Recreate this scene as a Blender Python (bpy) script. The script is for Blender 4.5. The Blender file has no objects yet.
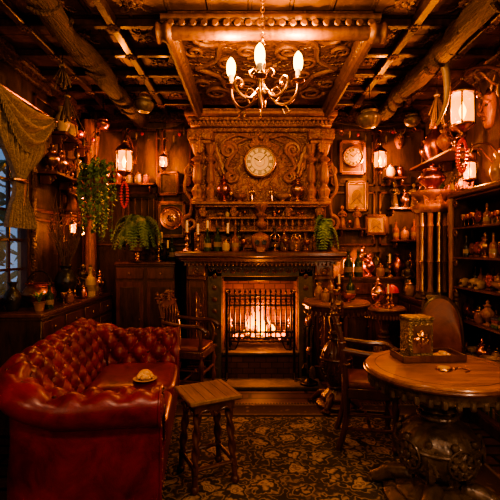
import bpy,bmesh,math,random
from mathutils import Vector,Matrix
R=random.Random(7)
pi=math.pi
def T(x=0,y=0,z=0): return Matrix.Translation((x,y,z))
def RX(a): return Matrix.Rotation(a,4,'X')
def RY(a): return Matrix.Rotation(a,4,'Y')
def RZ(a): return Matrix.Rotation(a,4,'Z')
def S(x,y=None,z=None):
    if y is None: y=z=x
    return Matrix.Diagonal((x,y,z,1))
# ------------------------------------------------ materials
def base(name):
    m=bpy.data.materials.new(name); m.use_nodes=True
    nt=m.node_tree; nt.nodes.clear()
    o=nt.nodes.new('ShaderNodeOutputMaterial')
    return m,nt,o
def N(nt,t,**k):
    n=nt.nodes.new(t)
    for a,b in k.items(): setattr(n,a,b)
    return n
def ramp(nt,stops):
    r=N(nt,'ShaderNodeValToRGB'); e=r.color_ramp.elements
    e[0].position=stops[0][0]; e[0].color=(*stops[0][1],1)
    e[1].position=stops[-1][0]; e[1].color=(*stops[-1][1],1)
    for p,c in stops[1:-1]:
        x=e.new(p); x.color=(*c,1)
    return r
def mat(name,c1,c2,rough=.5,metal=0,scale=6,stretch=(1,1,1),bump=.3,bscale=40,bdist=.01,carve=0,cscale=14,rvar=.15,coat=0):
    m,nt,o=base(name); L=nt.links.new
    p=N(nt,'ShaderNodeBsdfPrincipled'); L(p.outputs[0],o.inputs[0])
    tc=N(nt,'ShaderNodeTexCoord'); mp=N(nt,'ShaderNodeMapping'); mp.inputs['Scale'].default_value=stretch
    L(tc.outputs['Object'],mp.inputs[0])
    n=N(nt,'ShaderNodeTexNoise'); n.inputs['Scale'].default_value=scale; n.inputs['Detail'].default_value=6; n.inputs['Roughness'].default_value=.65; n.inputs['Distortion'].default_value=.6
    L(mp.outputs[0],n.inputs['Vector'])
    r=ramp(nt,[(.3,c1),(.7,c2)]); L(n.outputs['Fac'],r.inputs[0]); L(r.outputs[0],p.inputs['Base Color'])
    p.inputs['Metallic'].default_value=metal
    mr=N(nt,'ShaderNodeMapRange'); mr.inputs[3].default_value=max(.05,rough-rvar); mr.inputs[4].default_value=min(1,rough+rvar)
    L(n.outputs['Fac'],mr.inputs[0]); L(mr.outputs[0],p.inputs['Roughness'])
    if coat: p.inputs['Coat Weight'].default_value=coat; p.inputs['Coat Roughness'].default_value=.2
    n2=N(nt,'ShaderNodeTexNoise'); n2.inputs['Scale'].default_value=bscale; n2.inputs['Detail'].default_value=4
    L(mp.outputs[0],n2.inputs['Vector'])
    b=N(nt,'ShaderNodeBump'); b.inputs['Strength'].default_value=bump; b.inputs['Distance'].default_value=bdist
    L(n2.outputs['Fac'],b.inputs['Height'])
    last=b
    if carve:
        n3=N(nt,'ShaderNodeTexNoise'); n3.inputs['Scale'].default_value=cscale*.5; n3.inputs['Detail'].default_value=2
        L(tc.outputs['Object'],n3.inputs['Vector'])
        mx=N(nt,'ShaderNodeMixRGB'); mx.blend_type='ADD'; mx.inputs[0].default_value=.22
        L(tc.outputs['Object'],mx.inputs[1]); L(n3.outputs['Color'],mx.inputs[2])
        v=N(nt,'ShaderNodeTexVoronoi'); v.feature='SMOOTH_F1'; v.inputs['Scale'].default_value=cscale
        L(mx.outputs[0],v.inputs['Vector'])
        mu=N(nt,'ShaderNodeMath',operation='MULTIPLY'); mu.inputs[1].default_value=14; L(v.outputs['Distance'],mu.inputs[0])
        sn=N(nt,'ShaderNodeMath',operation='SINE'); L(mu.outputs[0],sn.inputs[0])
        b2=N(nt,'ShaderNodeBump'); b2.inputs['Strength'].default_value=carve; b2.inputs['Distance'].default_value=.012
        L(sn.outputs[0],b2.inputs['Height']); L(b.outputs[0],b2.inputs['Normal']); last=b2
    L(last.outputs[0],p.inputs['Normal'])
    return m
def emis(name,c,s):
    m,nt,o=base(name); e=N(nt,'ShaderNodeEmission'); e.inputs[0].default_value=(*c,1); e.inputs[1].default_value=s
    nt.links.new(e.outputs[0],o.inputs[0]); return m
def glassy(name,c,fac=.5,em=0,rough=.1,ec=None,bc=None):
    m,nt,o=base(name); L=nt.links.new
    t=N(nt,'ShaderNodeBsdfTransparent'); t.inputs[0].default_value=(*c,1)
    g=N(nt,'ShaderNodeBsdfPrincipled'); g.inputs['Base Color'].default_value=(*(bc or c),1); g.inputs['Roughness'].default_value=rough
    g.inputs['Emission Color'].default_value=(*(ec or c),1); g.inputs['Emission Strength'].default_value=em
    x=N(nt,'ShaderNodeMixShader'); x.inputs[0].default_value=fac
    L(t.outputs[0],x.inputs[1]); L(g.outputs[0],x.inputs[2]); L(x.outputs[0],o.inputs[0]); return m
WD=mat('wood_dark',(.026,.010,.004),(.09,.035,.013),.42,0,5,(6,6,1),.35,60,.004,coat=.2)
WM=mat('wood_mahogany',(.055,.016,.007),(.155,.049,.019),.38,0,5,(5,5,1),.3,50,.004,coat=.3)
WO=mat('wood_oak_carved',(.12,.042,.011),(.35,.13,.033),.42,0,6,(3,3,1),.4,50,.005,carve=.5,cscale=16)
WOP=mat('wood_oak',(.13,.046,.013),(.37,.14,.038),.4,0,6,(4,4,1),.4,50,.005)
WCN=mat('wood_canopy_carved',(.055,.02,.007),(.16,.062,.018),.5,0,6,(3,3,1),.4,50,.005,carve=.4,cscale=12)
WCP=mat('wood_canopy',(.065,.024,.008),(.19,.073,.021),.48,0,6,(4,4,1),.4,50,.005)
WC=mat('wood_dark_carved',(.035,.014,.005),(.13,.05,.017),.5,0,6,(3,3,1),.4,50,.005,carve=.5,cscale=18)
LOG=mat('log_bark_carved',(.02,.008,.004),(.085,.034,.012),.7,0,7,(4,.6,4),1.0,18,.03)
WT=mat('wood_table_top',(.17,.062,.018),(.38,.155,.045),.34,0,4,(1,7,1),.15,60,.002,coat=.3)
WW=mat('wood_wall',(.028,.013,.006),(.11,.047,.018),.6,0,3,(5,5,.7),.6,30,.01)
BR=mat('brass_aged',(.32,.15,.035),(.72,.40,.12),.32,1,9,bump=.15,bdist=.003)
CU=mat('copper_aged',(.3,.09,.03),(.75,.28,.11),.35,1,9,bump=.2,bdist=.003)
IR=mat('iron_dark',(.015,.013,.012),(.06,.045,.035),.45,.8,12,bump=.3,bdist=.004)
BZ=mat('bronze_carved',(.045,.031,.023),(.17,.11,.068),.42,.25,10,bump=.3,carve=.2,cscale=13,coat=.2)
LE=mat('leather_oxblood',(.075,.007,.014),(.29,.034,.054),.36,0,5,bump=.35,bscale=140,bdist=.003,rvar=.1,coat=.15)
BTN=mat('leather_button',(.04,.004,.006),(.07,.008,.012),.4)
CER=mat('ceramic_brown',(.18,.08,.04),(.42,.22,.11),.35,0,8)
CRM=mat('ceramic_cream',(.34,.23,.12),(.52,.38,.22),.5,0,8)
LBL=mat('bottle_label',(.16,.10,.05),(.34,.23,.12),.8,0,20)
BLK=mat('ceramic_black',(.008,.008,.009),(.04,.035,.03),.3,0,8)
GRN=mat('glass_bottle_green',(.015,.03,.015),(.04,.07,.025),.12,0,8,bump=.02)
AMB=mat('glass_bottle_amber',(.13,.04,.007),(.30,.10,.018),.12,0,8,bump=.02)
RED=mat('red_beads',(.4,.015,.008),(.65,.04,.02),.35)
WAX=mat('candle_wax',(.6,.48,.3),(.75,.62,.42),.5)
LEAF=mat('leaf_green',(.05,.12,.02),(.2,.32,.07),.5,0,20)
TWIG=mat('twig_bark',(.06,.035,.02),(.17,.10,.06),.8,0,20)
BONE=mat('horn_bone',(.16,.08,.035),(.4,.26,.13),.5,0,10)
CUR=mat('curtain_lace',(.14,.10,.07),(.38,.29,.2),.95,0,40,bump=1.0,bscale=90,bdist=.012)
PAP=mat('print_paper',(.30,.19,.09),(.48,.33,.17),.8,0,9)
LEA2=mat('leather_brown',(.09,.02,.012),(.25,.065,.03),.4,0,8,bump=.3,bscale=120,bdist=.003)
STN=mat('hearth_stone',(.04,.033,.027),(.13,.10,.075),.6,0,7,bump=.6,bscale=25)
PAS=mat('pastry',(.55,.26,.06),(.85,.6,.28),.6,0,40,bump=.8,bscale=60)
BULB=emis('bulb_flame',(1,.62,.15),10)
BULB2=emis('lantern_flame',(1,.58,.10),13)
FBULB=emis('fill_lamp_bulb',(1,.62,.33),30)  # bulb of the added out-of-frame fill lamps
GLOW=emis('ember_glow',(1,.16,.02),6)
AGL=glassy('lantern_glass_amber',(1,.66,.28),.28,5.0,ec=(1,.36,.03),bc=(.07,.025,.004))
CGL=glassy('window_glass',(.75,.85,.95),.12)
def brickmat(name,c1,c2,mort,sc,bw=.5,rh=.25,rot=(0,0,0)):
    m,nt,o=base(name); L=nt.links.new
    p=N(nt,'ShaderNodeBsdfPrincipled'); L(p.outputs[0],o.inputs[0]); p.inputs['Roughness'].default_value=.8
    tc=N(nt,'ShaderNodeTexCoord'); mp=N(nt,'ShaderNodeMapping'); mp.inputs['Rotation'].default_value=rot; L(tc.outputs['Object'],mp.inputs[0])
    b=N(nt,'ShaderNodeTexBrick'); b.inputs['Color1'].default_value=(*c1,1); b.inputs['Color2'].default_value=(*c2,1); b.inputs['Mortar'].default_value=(*mort,1)
    b.inputs['Scale'].default_value=sc; b.inputs['Mortar Size'].default_value=.015; b.inputs['Brick Width'].default_value=bw; b.inputs['Row Height'].default_value=rh
    L(mp.outputs[0],b.inputs['Vector'])
    n=N(nt,'ShaderNodeTexNoise'); n.inputs['Scale'].default_value=9; n.inputs['Detail'].default_value=6; L(tc.outputs['Object'],n.inputs['Vector'])
    mx=N(nt,'ShaderNodeMixRGB'); mx.blend_type='MULTIPLY'; mx.inputs[0].default_value=.6; L(b.outputs['Color'],mx.inputs[1]); L(n.outputs['Fac'],mx.inputs[2]); L(mx.outputs[0],p.inputs['Base Color'])
    bp=N(nt,'ShaderNodeBump'); bp.inputs['Strength'].default_value=.7; bp.inputs['Distance'].default_value=.01; bp.invert=True
    L(b.outputs['Fac'],bp.inputs['Height']); L(bp.outputs[0],p.inputs['Normal'])
    return m,nt,p
BRK,_,_=brickmat('firebrick',(.20,.075,.03),(.12,.045,.02),(.04,.02,.012),4,rot=(pi/2,0,0))
FLR,_,fp=brickmat('floor_planks',(.14,.06,.026),(.075,.032,.014),(.01,.006,.004),1,bw=1.1,rh=.13); fp.inputs['Roughness'].default_value=.4
def ceilmat():
    m,nt,o=base('ceiling_pressed_tin'); L=nt.links.new
    p=N(nt,'ShaderNodeBsdfPrincipled'); L(p.outputs[0],o.inputs[0]); p.inputs['Roughness'].default_value=.5; p.inputs['Metallic'].default_value=.3
    tc=N(nt,'ShaderNodeTexCoord')
    n=N(nt,'ShaderNodeTexNoise'); n.inputs['Scale'].default_value=3; n.inputs['Detail'].default_value=6; L(tc.outputs['Object'],n.inputs['Vector'])
    r=ramp(nt,[(.3,(.05,.021,.008)),(.7,(.17,.072,.023))]); L(n.outputs['Fac'],r.inputs[0]); L(r.outputs[0],p.inputs['Base Color'])
    b0=N(nt,'ShaderNodeTexBrick'); b0.offset=0; b0.inputs['Scale'].default_value=1; b0.inputs['Brick Width'].default_value=.28; b0.inputs['Row Height'].default_value=.28; b0.inputs['Mortar Size'].default_value=.018; b0.inputs['Mortar Smooth'].default_value=.5; L(tc.outputs['Object'],b0.inputs['Vector'])
    v=N(nt,'ShaderNodeTexVoronoi'); v.inputs['Scale'].default_value=16; L(tc.outputs['Object'],v.inputs['Vector'])
    b=N(nt,'ShaderNodeBump'); b.inputs['Strength'].default_value=.5; b.inputs['Distance'].default_value=.012; L(v.outputs['Distance'],b.inputs['Height'])
    b1=N(nt,'ShaderNodeBump'); b1.inputs['Strength'].default_value=1; b1.inputs['Distance'].default_value=.02; L(b0.outputs['Fac'],b1.inputs['Height']); L(b.outputs[0],b1.inputs['Normal']); L(b1.outputs[0],p.inputs['Normal'])
    return m
CEI=ceilmat()
def rugmat(hx,hy):
    m,nt,o=base('rug_floral_wool'); L=nt.links.new
    p=N(nt,'ShaderNodeBsdfPrincipled'); L(p.outputs[0],o.inputs[0]); p.inputs['Roughness'].default_value=.95
    tc=N(nt,'ShaderNodeTexCoord'); sp=N(nt,'ShaderNodeSeparateXYZ'); L(tc.outputs['Object'],sp.inputs[0])
    def M(op,a,b=None):
        n=N(nt,'ShaderNodeMath',operation=op)
        for i,x in enumerate((a,b)):
            if x is None: continue
            if isinstance(x,(int,float)): n.inputs[i].default_value=x
            else: L(x,n.inputs[i])
        return n.outputs[0]
    nz=N(nt,'ShaderNodeTexNoise'); nz.inputs['Scale'].default_value=9; nz.inputs['Detail'].default_value=4; L(tc.outputs['Object'],nz.inputs['Vector'])
    mx=N(nt,'ShaderNodeMixRGB'); mx.blend_type='ADD'; mx.inputs[0].default_value=.10; L(tc.outputs['Object'],mx.inputs[1]); L(nz.outputs['Color'],mx.inputs[2])
    v=N(nt,'ShaderNodeTexVoronoi'); v.inputs['Scale'].default_value=5.2; v.inputs['Randomness'].default_value=.6; L(mx.outputs[0],v.inputs['Vector'])
    v2=N(nt,'ShaderNodeTexVoronoi'); v2.inputs['Scale'].default_value=22; v2.inputs['Randomness'].default_value=.9; L(mx.outputs[0],v2.inputs['Vector'])
    w=M('ADD',M('MULTIPLY',v.outputs['Distance'],.9),M('MULTIPLY',v2.outputs['Distance'],.30))
    r=ramp(nt,[(0,(.28,.11,.07)),(.14,(.09,.045,.03)),(.18,(.44,.35,.25)),(.26,(.14,.09,.065)),(.30,(.40,.31,.22)),(.38,(.25,.18,.125)),(.42,(.03,.027,.028)),(.50,(.042,.037,.038)),(.53,(.31,.24,.17)),(.58,(.15,.105,.08)),(.62,(.042,.037,.038)),(.72,(.048,.04,.038)),(.76,(.25,.185,.13)),(.80,(.034,.03,.03)),(1,(.034,.03,.03))])
    L(w,r.inputs[0])
    ax=M('SUBTRACT',hx,M('ABSOLUTE',sp.outputs[0])); ay=M('SUBTRACT',hy,M('ABSOLUTE',sp.outputs[1]))
    d=M('MINIMUM',ax,ay)
    rb=ramp(nt,[(0,(.03,.02,.015)),(.06,(.20,.13,.08)),(.10,(.045,.022,.015)),(.35,(.07,.034,.024)),(.62,(.10,.055,.038)),(.66,(.26,.18,.12)),(.70,(.03,.018,.013)),(1,(.03,.02,.014))]); L(M('DIVIDE',d,.34),rb.inputs[0])
    v3=N(nt,'ShaderNodeTexVoronoi'); v3.inputs['Scale'].default_value=14; v3.inputs['Randomness'].default_value=.3; L(mx.outputs[0],v3.inputs['Vector'])
    r3=ramp(nt,[(0,(1.0,.8,.55)),(.28,(.45,.3,.2)),(.36,(.0,.0,.0)),(1,(0,0,0))]); L(v3.outputs['Distance'],r3.inputs[0])
    bm=N(nt,'ShaderNodeMixRGB'); bm.blend_type='ADD'; bm.inputs[0].default_value=.17; L(rb.outputs[0],bm.inputs[1]); L(r3.outputs[0],bm.inputs[2])
    f=M('LESS_THAN',d,.28)
    fx=N(nt,'ShaderNodeMixRGB'); L(f,fx.inputs[0]); L(r.outputs[0],fx.inputs[1]); L(bm.outputs[0],fx.inputs[2])
    L(fx.outputs[0],p.inputs['Base Color'])
    b=N(nt,'ShaderNodeBump'); b.inputs['Strength'].default_value=.6; b.inputs['Distance'].default_value=.006
    n4=N(nt,'ShaderNodeTexNoise'); n4.inputs['Scale'].default_value=200; L(tc.outputs['Object'],n4.inputs['Vector']); L(n4.outputs['Fac'],b.inputs['Height']); L(b.outputs[0],p.inputs['Normal'])
    return m
def flamemat():
    m,nt,o=base('fire_flames'); L=nt.links.new
    tc=N(nt,'ShaderNodeTexCoord'); sp=N(nt,'ShaderNodeSeparateXYZ'); L(tc.outputs['Object'],sp.inputs[0])
    mr=N(nt,'ShaderNodeMapRange'); mr.inputs[1].default_value=0; mr.inputs[2].default_value=.42; L(sp.outputs[2],mr.inputs[0])
    r=ramp(nt,[(0,(1,.46,.05)),(.4,(1,.26,.02)),(1,(.8,.07,.008))]); L(mr.outputs[0],r.inputs[0])
    r2=ramp(nt,[(0,(1,1,1)),(1,(.16,.16,.16))]); L(mr.outputs[0],r2.inputs[0])
    mu=N(nt,'ShaderNodeMath',operation='MULTIPLY'); mu.inputs[1].default_value=9; L(r2.outputs[0],mu.inputs[0])
    e=N(nt,'ShaderNodeEmission'); L(r.outputs[0],e.inputs[0]); L(mu.outputs[0],e.inputs[1]); L(e.outputs[0],o.inputs[0]); return m
FLM=flamemat()
# ------------------------------------------------ builder
def spline(P,n=8):
    P=[Vector(p) for p in P]; out=[]
    for i in range(len(P)-1):
        p0=P[max(i-1,0)];p1=P[i];p2=P[i+1];p3=P[min(i+2,len(P)-1)]
        for k in range(n):
            t=k/n
            out.append(.5*((2*p1)+(p2-p0)*t+(2*p0-5*p1+4*p2-p3)*t*t+(3*p1-p0-3*p2+p3)*t**3))
    out.append(P[-1]); return out
def prof(P,n=5):
    return [(max(0,p.x),p.y) for p in spline([(a,b,0) for a,b in P],n)]
class B:
    def __init__(s,name,loc=(0,0,0),rz=0):
        s.name=name;s.loc=loc;s.rz=rz;s.v=[];s.f=[];s.mi=[];s.ms=[];s.M=Matrix.Identity(4)
    def add(s,vs,fs,m,M=None):
        if m not in s.ms: s.ms.append(m)
        k=s.ms.index(m); o=len(s.v)
        X=s.M@M if M is not None else s.M
        s.v+=[tuple(X@Vector(v)) for v in vs]
        for f in fs: s.f.append([o+i for i in f]); s.mi.append(k)
    def box(s,c,d,m,M=None,b=.006):
        h=[x/2 for x in d]; b=min(b,min(h)*.45)
        vs=[];ix={}
        for sx in(-1,1):
            for sy in(-1,1):
                for sz in(-1,1):
                    sg=(sx,sy,sz)
                    for a in range(3):
                        ix[(sg,a)]=len(vs)
                        vs.append([c[i]+sg[i]*(h[i] if i==a else h[i]-b) for i in range(3)])
        fs=[]
        for a in range(3):
            p,q=[i for i in range(3) if i!=a]
            for sa in(-1,1):
                l=[]
                for sp,sq in((-1,-1),(1,-1),(1,1),(-1,1)):
                    g=[0]*3; g[a]=sa;g[p]=sp;g[q]=sq; l.append(ix[(tuple(g),a)])
                fs.append(l)
            for sp in(-1,1):
                for sq in(-1,1):
                    g=[0]*3;g[p]=sp;g[q]=sq;g[a]=-1;g0=tuple(g);g[a]=1;g1=tuple(g)
                    fs.append([ix[(g0,p)],ix[(g0,q)],ix[(g1,q)],ix[(g1,p)]])
        for sx in(-1,1):
            for sy in(-1,1):
                for sz in(-1,1):
                    fs.append([ix[((sx,sy,sz),a)] for a in range(3)])
        s.add(vs,fs,m,M)
    def bx(s,x0,x1,y0,y1,z0,z1,m,b=.006): s.box(((x0+x1)/2,(y0+y1)/2,(z0+z1)/2),(abs(x1-x0),abs(y1-y0),abs(z1-z0)),m,None,b)
    def lathe(s,P,m,M=None,seg=24,n=0,amp=0,tw=0,sq=1):
        P=list(P)
        if P[0][0]>1e-5: P=[(0,P[0][1])]+P
        if P[-1][0]>1e-5: P=P+[(0,P[-1][1])]
        vs=[];rings=[]
        for r,z in P:
            if r<1e-5: rings.append([len(vs)]); vs.append((0,0,z))
            else:
                rg=[]
                for i in range(seg):
                    a=2*pi*i/seg; rr=r*(1+amp*math.cos(n*a+tw*z))
                    rg.append(len(vs)); vs.append((rr*math.cos(a),rr*math.sin(a)*sq,z))
                rings.append(rg)
        fs=[]
        for a,b in zip(rings,rings[1:]):
            if len(a)==1 and len(b)==1: continue
            for i in range(seg):
                j=(i+1)%seg
                if len(a)==1: fs.append([a[0],b[i],b[j]])
                elif len(b)==1: fs.append([a[i],b[0],a[j]])
                else: fs.append([a[i],b[i],b[j],a[j]])
        s.add(vs,fs,m,M)
    def sph(s,c,r,m,seg=14,sc=(1,1,1),M=None):
        k=seg//2
        X=T(*c)@S(*sc)
        s.lathe([(r*math.sin(pi*i/k),-r*math.cos(pi*i/k)) for i in range(k+1)],m,(M@X) if M is not None else X,seg)
    def tube(s,P,r,m,M=None,seg=8,closed=False):
        P=[Vector(p) for p in P]; n=len(P)
        if callable(r): rr=[r(i/(n-1)) for i in range(n)]
        elif isinstance(r,(int,float)): rr=[r]*n
        else: rr=r
        vs=[];up=None
        for i in range(n):
            if closed: t=P[(i+1)%n]-P[i-1]
            else: t=P[min(i+1,n-1)]-P[max(i-1,0)]
            if t.length<1e-9: t=Vector((0,0,1))
            t.normalize()
            if up is None:
                up=Vector((0,0,1)) if abs(t.z)<.9 else Vector((1,0,0))
            a=(up-t*up.dot(t))
            if a.length<1e-6: a=t.orthogonal()
            a.normalize(); up=a; c=t.cross(a)
            for k in range(seg):
                g=2*pi*k/seg; vs.append(P[i]+(a*math.cos(g)+c*math.sin(g))*rr[i])
        fs=[]
        for i in range(n if closed else n-1):
            j=(i+1)%n
            for k in range(seg):
                l=(k+1)%seg; fs.append([i*seg+k,i*seg+l,j*seg+l,j*seg+k])
        if not closed: fs.append(list(range(seg))[::-1]); fs.append([(n-1)*seg+k for k in range(seg)])
        s.add(vs,fs,m,M)
    def ring(s,c,R_,r,m,ax='z',seg=28,ts=8,sx=1,sy=1,M=None):
        P=[]
        for i in range(seg):
            a=2*pi*i/seg; x=R_*math.cos(a)*sx;y=R_*math.sin(a)*sy
            P.append({'z':(c[0]+x,c[1]+y,c[2]),'y':(c[0]+x,c[1],c[2]+y),'x':(c[0],c[1]+x,c[2]+y)}[ax])
        s.tube(P,r,m,M,ts,True)
    def surf(s,fn,nu,nv,m,M=None):
        vs=[fn(i/nu,j/nv) for i in range(nu+1) for j in range(nv+1)]
        fs=[[i*(nv+1)+j,(i+1)*(nv+1)+j,(i+1)*(nv+1)+j+1,i*(nv+1)+j+1] for i in range(nu) for j in range(nv)]
        s.add(vs,fs,m,M)
    def scroll(s,c,r,m,turns=1.6,tr=.012,flip=1,a0=0,ax='y'):
        P=[]
        n=int(22*turns)
        for i in range(n+1):
            t=i/n; a=a0+flip*turns*2*pi*t; q=r*(1-.82*t)
            x=q*math.cos(a);z=q*math.sin(a)
            P.append((c[0]+x,c[1],c[2]+z) if ax=='y' else ((c[0],c[1]+x,c[2]+z) if ax=='x' else (c[0]+x,c[1]+z,c[2])))
        s.tube(P,lambda t:tr*(1.15-.5*t),m,None,7)
    def leafc(s,M,h,w,m,curl=.4):
        def fn(u,v):
            y=u*h; ww=w*math.sin(pi*min(1,u*.93+.07))**.7*(1+.22*math.sin(u*26)); x=(v-.5)*ww
            d=-(.25*w*(1-(2*v-1)**2))-curl*h*u**3+.06*w*math.cos(v*6*pi)
            return (x,d,y)
        s.surf(fn,22,8,m,M)
    def rosette(s,c,r,m,ax='y',n=8,M0=None):
        M=T(*c)@(RX(pi/2) if ax=='y' else RY(-pi/2) if ax=='x' else RX(pi))
        if M0 is not None: M=M0@M
        s.lathe([(r*1.0,0),(r*.95,r*.2),(r*.6,r*.3),(r*.45,r*.16)],m,M,48,n,.14)
        s.lathe([(r*.4,r*.1),(r*.3,r*.38),(r*.1,r*.45)],m,M,16)
    def done(s):
        me=bpy.data.meshes.new(s.name); me.from_pydata(s.v,[],s.f)
        for m in s.ms: me.materials.append(m)
        me.polygons.foreach_set('material_index',s.mi)
        bm=bmesh.new(); bm.from_mesh(me); bmesh.ops.recalc_face_normals(bm,faces=bm.faces); bm.to_mesh(me); bm.free()
        me.polygons.foreach_set('use_smooth',[True]*len(me.polygons))
        me.set_sharp_from_angle(angle=math.radians(42)); me.update()
        o=bpy.data.objects.new(s.name,me); o.location=s.loc; o.rotation_euler=(0,0,s.rz)
        bpy.context.collection.objects.link(o); return o
def light(par,loc,W,r=.03,c=(1,.48,.16),name='light'):
    l=bpy.data.lights.new(name,'POINT'); l.energy=W*1.95; l.color=c; l.shadow_soft_size=r
    o=bpy.data.objects.new(name,l); bpy.context.collection.objects.link(o)
    o.parent=par; o.location=Vector(loc)-Vector(par.location); return o
# ------------------------------------------------ room shell
XL,XR,YB,YF,H=-2.0,2.1,4.8,-1.5,3.05
b=B('floor'); b.bx(XL-.1,XR+.1,YF-.1,YB+.1,-.08,0,FLR,.001); b.done()
b=B('ceiling'); b.bx(XL-.1,XR+.1,YF-.1,YB+.1,H,H+.08,CEI,.001); b.done()
b=B('wall_back'); b.bx(XL-.1,XR+.1,YB,YB+.1,0,H,WW,.001); b.done()
b=B('wall_front'); b.bx(XL-.1,XR+.1,YF-.1,YF,0,H,WW,.001); b.done()
b=B('wall_right'); b.bx(XR,XR+.1,YF,YB,0,H,WW,.001); b.done()
wy0,wy1,wz0,wz1=2.9,3.62,.98,2.5
b=B('wall_left'); b.bx(XL-.1,XL,YF,wy0,0,H,WW,.001); b.bx(XL-.1,XL,wy1,YB,0,H,WW,.001); b.bx(XL-.1,XL,wy0,wy1,0,wz0,WW,.001); b.bx(XL-.1,XL,wy0,wy1,wz1,H,WW,.001); b.done()
b=B('window_1')
for (a,c) in ((wy0,wy0+.05),(wy1-.05,wy1)): b.bx(XL-.08,XL+.02,a,c,wz0,wz1,WD)
b.bx(XL-.08,XL+.02,wy0,wy1,wz1-.05,wz1,WD); b.bx(XL-.08,XL+.04,wy0,wy1,wz0,wz0+.04,WD)
for k in range(1,3): y=wy0+(wy1-wy0)*k/3; b.bx(XL-.06,XL-.03,y-.01,y+.01,wz0,wz1,WD,.002)
for k in range(1,6): z=wz0+(wz1-wz0)*k/6; b.bx(XL-.06,XL-.03,wy0,wy1,z-.01,z+.01,WD,.002)
b.bx(XL-.047,XL-.043,wy0+.04,wy1-.04,wz0+.03,wz1-.04,CGL,.0005); b.done()
b=B('garden_shrub',(-2.7,3.8,0))
rr=random.Random(3)
for i in range(650):
    a=rr.uniform(0,6.28);q=rr.uniform(0,.5);z=rr.uniform(.1,2.2+.3*rr.random())
    M=T(q*math.cos(a),q*math.sin(a)*1.8,z)@RZ(rr.uniform(0,6))@RX(rr.uniform(-1,1))
    b.surf(lambda u,v:((v-.5)*.1*math.sin(pi*u),u*.22,0),4,1,LEAF,M)
b.tube([(0,0,0),(.05,0,.7),(0,.05,1.5)],.03,TWIG); b.done()
b=B('ceiling_beams')
for x in (-1.62,-.98,1.18,1.72): b.bx(x-.035,x+.035,YF,YB,H-.06,H,WD,.01)
for y in (.2,1.0,1.8,2.45,2.87,3.3,3.68,4.05,4.42): b.bx(XL,XR,y-.03,y+.03,H-.055,H,WD,.01)
b.done()
b=B('ceiling_bosses')
for x in (-1.62,-.98,1.18,1.72):
    for y in (2.45,2.87,3.3,3.68,4.05,4.42): b.rosette((x,y,H-.058),.045,WCP,'z')
b.done()
b=B('coffer_carvings')
for (x0,x1) in ((-1.58,-1.02),(-.94,-.62),(.92,1.14),(1.22,1.68)):
    for (y0,y1) in ((2.48,2.84),(2.90,3.27),(3.33,3.65),(3.71,4.02),(4.08,4.39),(4.45,4.72)):
        x,y=(x0+x1)/2,(y0+y1)/2
        b.rosette((x,y,H-.002),.06,WCP,'z')
        for q in range(4): b.leafc(T(x,y,H-.004)@RZ(pi/4+q*pi/2)@T(0,.07,0)@RX(-pi/2),.08,.05,WCP,0)
b.done()
b=B('trim_1'); b.bx(XL,XL+.06,YF,YB,H-.14,H-.002,WC,.02); b.bx(XL,XL+.1,YF,YB,H-.07,H-.002,WC,.02); b.done()
b=B('trim_2'); b.bx(XR-.06,XR,YF,YB,H-.14,H-.002,WC,.02); b.bx(XR-.1,XR,YF,YB,H-.07,H-.002,WC,.02); b.done()
b=B('trim_3'); b.bx(XL+.1,-.68,YB-.08,YB,H-.13,H-.002,WC,.02); b.bx(.94,XR-.1,YB-.08,YB,H-.13,H-.002,WC,.02); b.done()
for nm,(x0,x1,y0,y1) in {'baseboard_left':(XL,XL+.025,YF,YB),'baseboard_right':(XR-.025,XR,YF,YB)}.items():
    b=B(nm); b.bx(x0,x1,y0,y1,0,.14,WD); b.done()
b=B('baseboard_back'); b.bx(XL+.03,-.7,YB-.025,YB,0,.14,WD); b.bx(.95,XR-.03,YB-.025,YB,0,.14,WD); b.done()
b=B('trim_4')
for (x0,x1) in ((-1.98,-1.5),(-1.46,-1.1),(-1.06,-.7),(.96,1.5),(1.54,2.08)):
    for (z0,z1) in ((1.45,2.1),(2.16,2.85)):
        b.bx(x0,x1,YB-.025,YB,z0,z0+.03,WM);b.bx(x0,x1,YB-.025,YB,z1-.03,z1,WM);b.bx(x0,x0+.03,YB-.025,YB,z0,z1,WM);b.bx(x1-.03,x1,YB-.025,YB,z0,z1,WM)
b.done()
b=B('trim_5')
for (y0,y1) in ((3.68,4.2),(4.25,4.78)):
    for (z0,z1) in ((1.0,1.7),(1.76,2.85)):
        b.bx(XL,XL+.025,y0,y1,z0,z0+.03,WM);b.bx(XL,XL+.025,y0,y1,z1-.03,z1,WM);b.bx(XL,XL+.025,y0,y0+.03,z0,z1,WM);b.bx(XL,XL+.025,y1-.03,y1,z0,z1,WM)
b.bx(XL,XL+.05,wy0-.12,wy1+.1,wz1,wz1+.12,WC,.02); b.bx(XL,XL+.04,wy1,wy1+.07,.98,wz1,WC,.015)
b.done()
# carved canopy
cx=.14
b=B('carved_ceiling_canopy',(cx,0,0))
y0,y1,hw=2.78,4.34,.70
b.bx(-hw,hw,y0,y1,2.97,H-.001,WCN,.01)
for sgn in(-1,1):
    b.bx(sgn*hw-.05,sgn*hw+.05,y0,y1,2.87,H-.002,WCN,.02); b.tube([(sgn*hw,y0,2.87),(sgn*hw,y1,2.87)],.035,WCP)
b.bx(-hw-.02,hw+.02,y0-.05,y0+.05,2.87,H-.002,WCN,.02)
b.tube([(-hw-.06,y0-.05,2.88),(hw+.06,y0-.05,2.88)],.045,WCP,seg=14); b.tube([(-hw-.05,y0-.05,2.985),(hw+.05,y0-.05,2.985)],.028,WCP,seg=12)
for s in(-1,1): b.lathe(prof([(.05,-.07),(.07,-.04),(.055,0),(.07,.03),(.03,.06),(.001,.10)],4),WCP,T(s*(hw+.04),y0-.05,2.88)@RY(s*pi/2),18)
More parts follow.
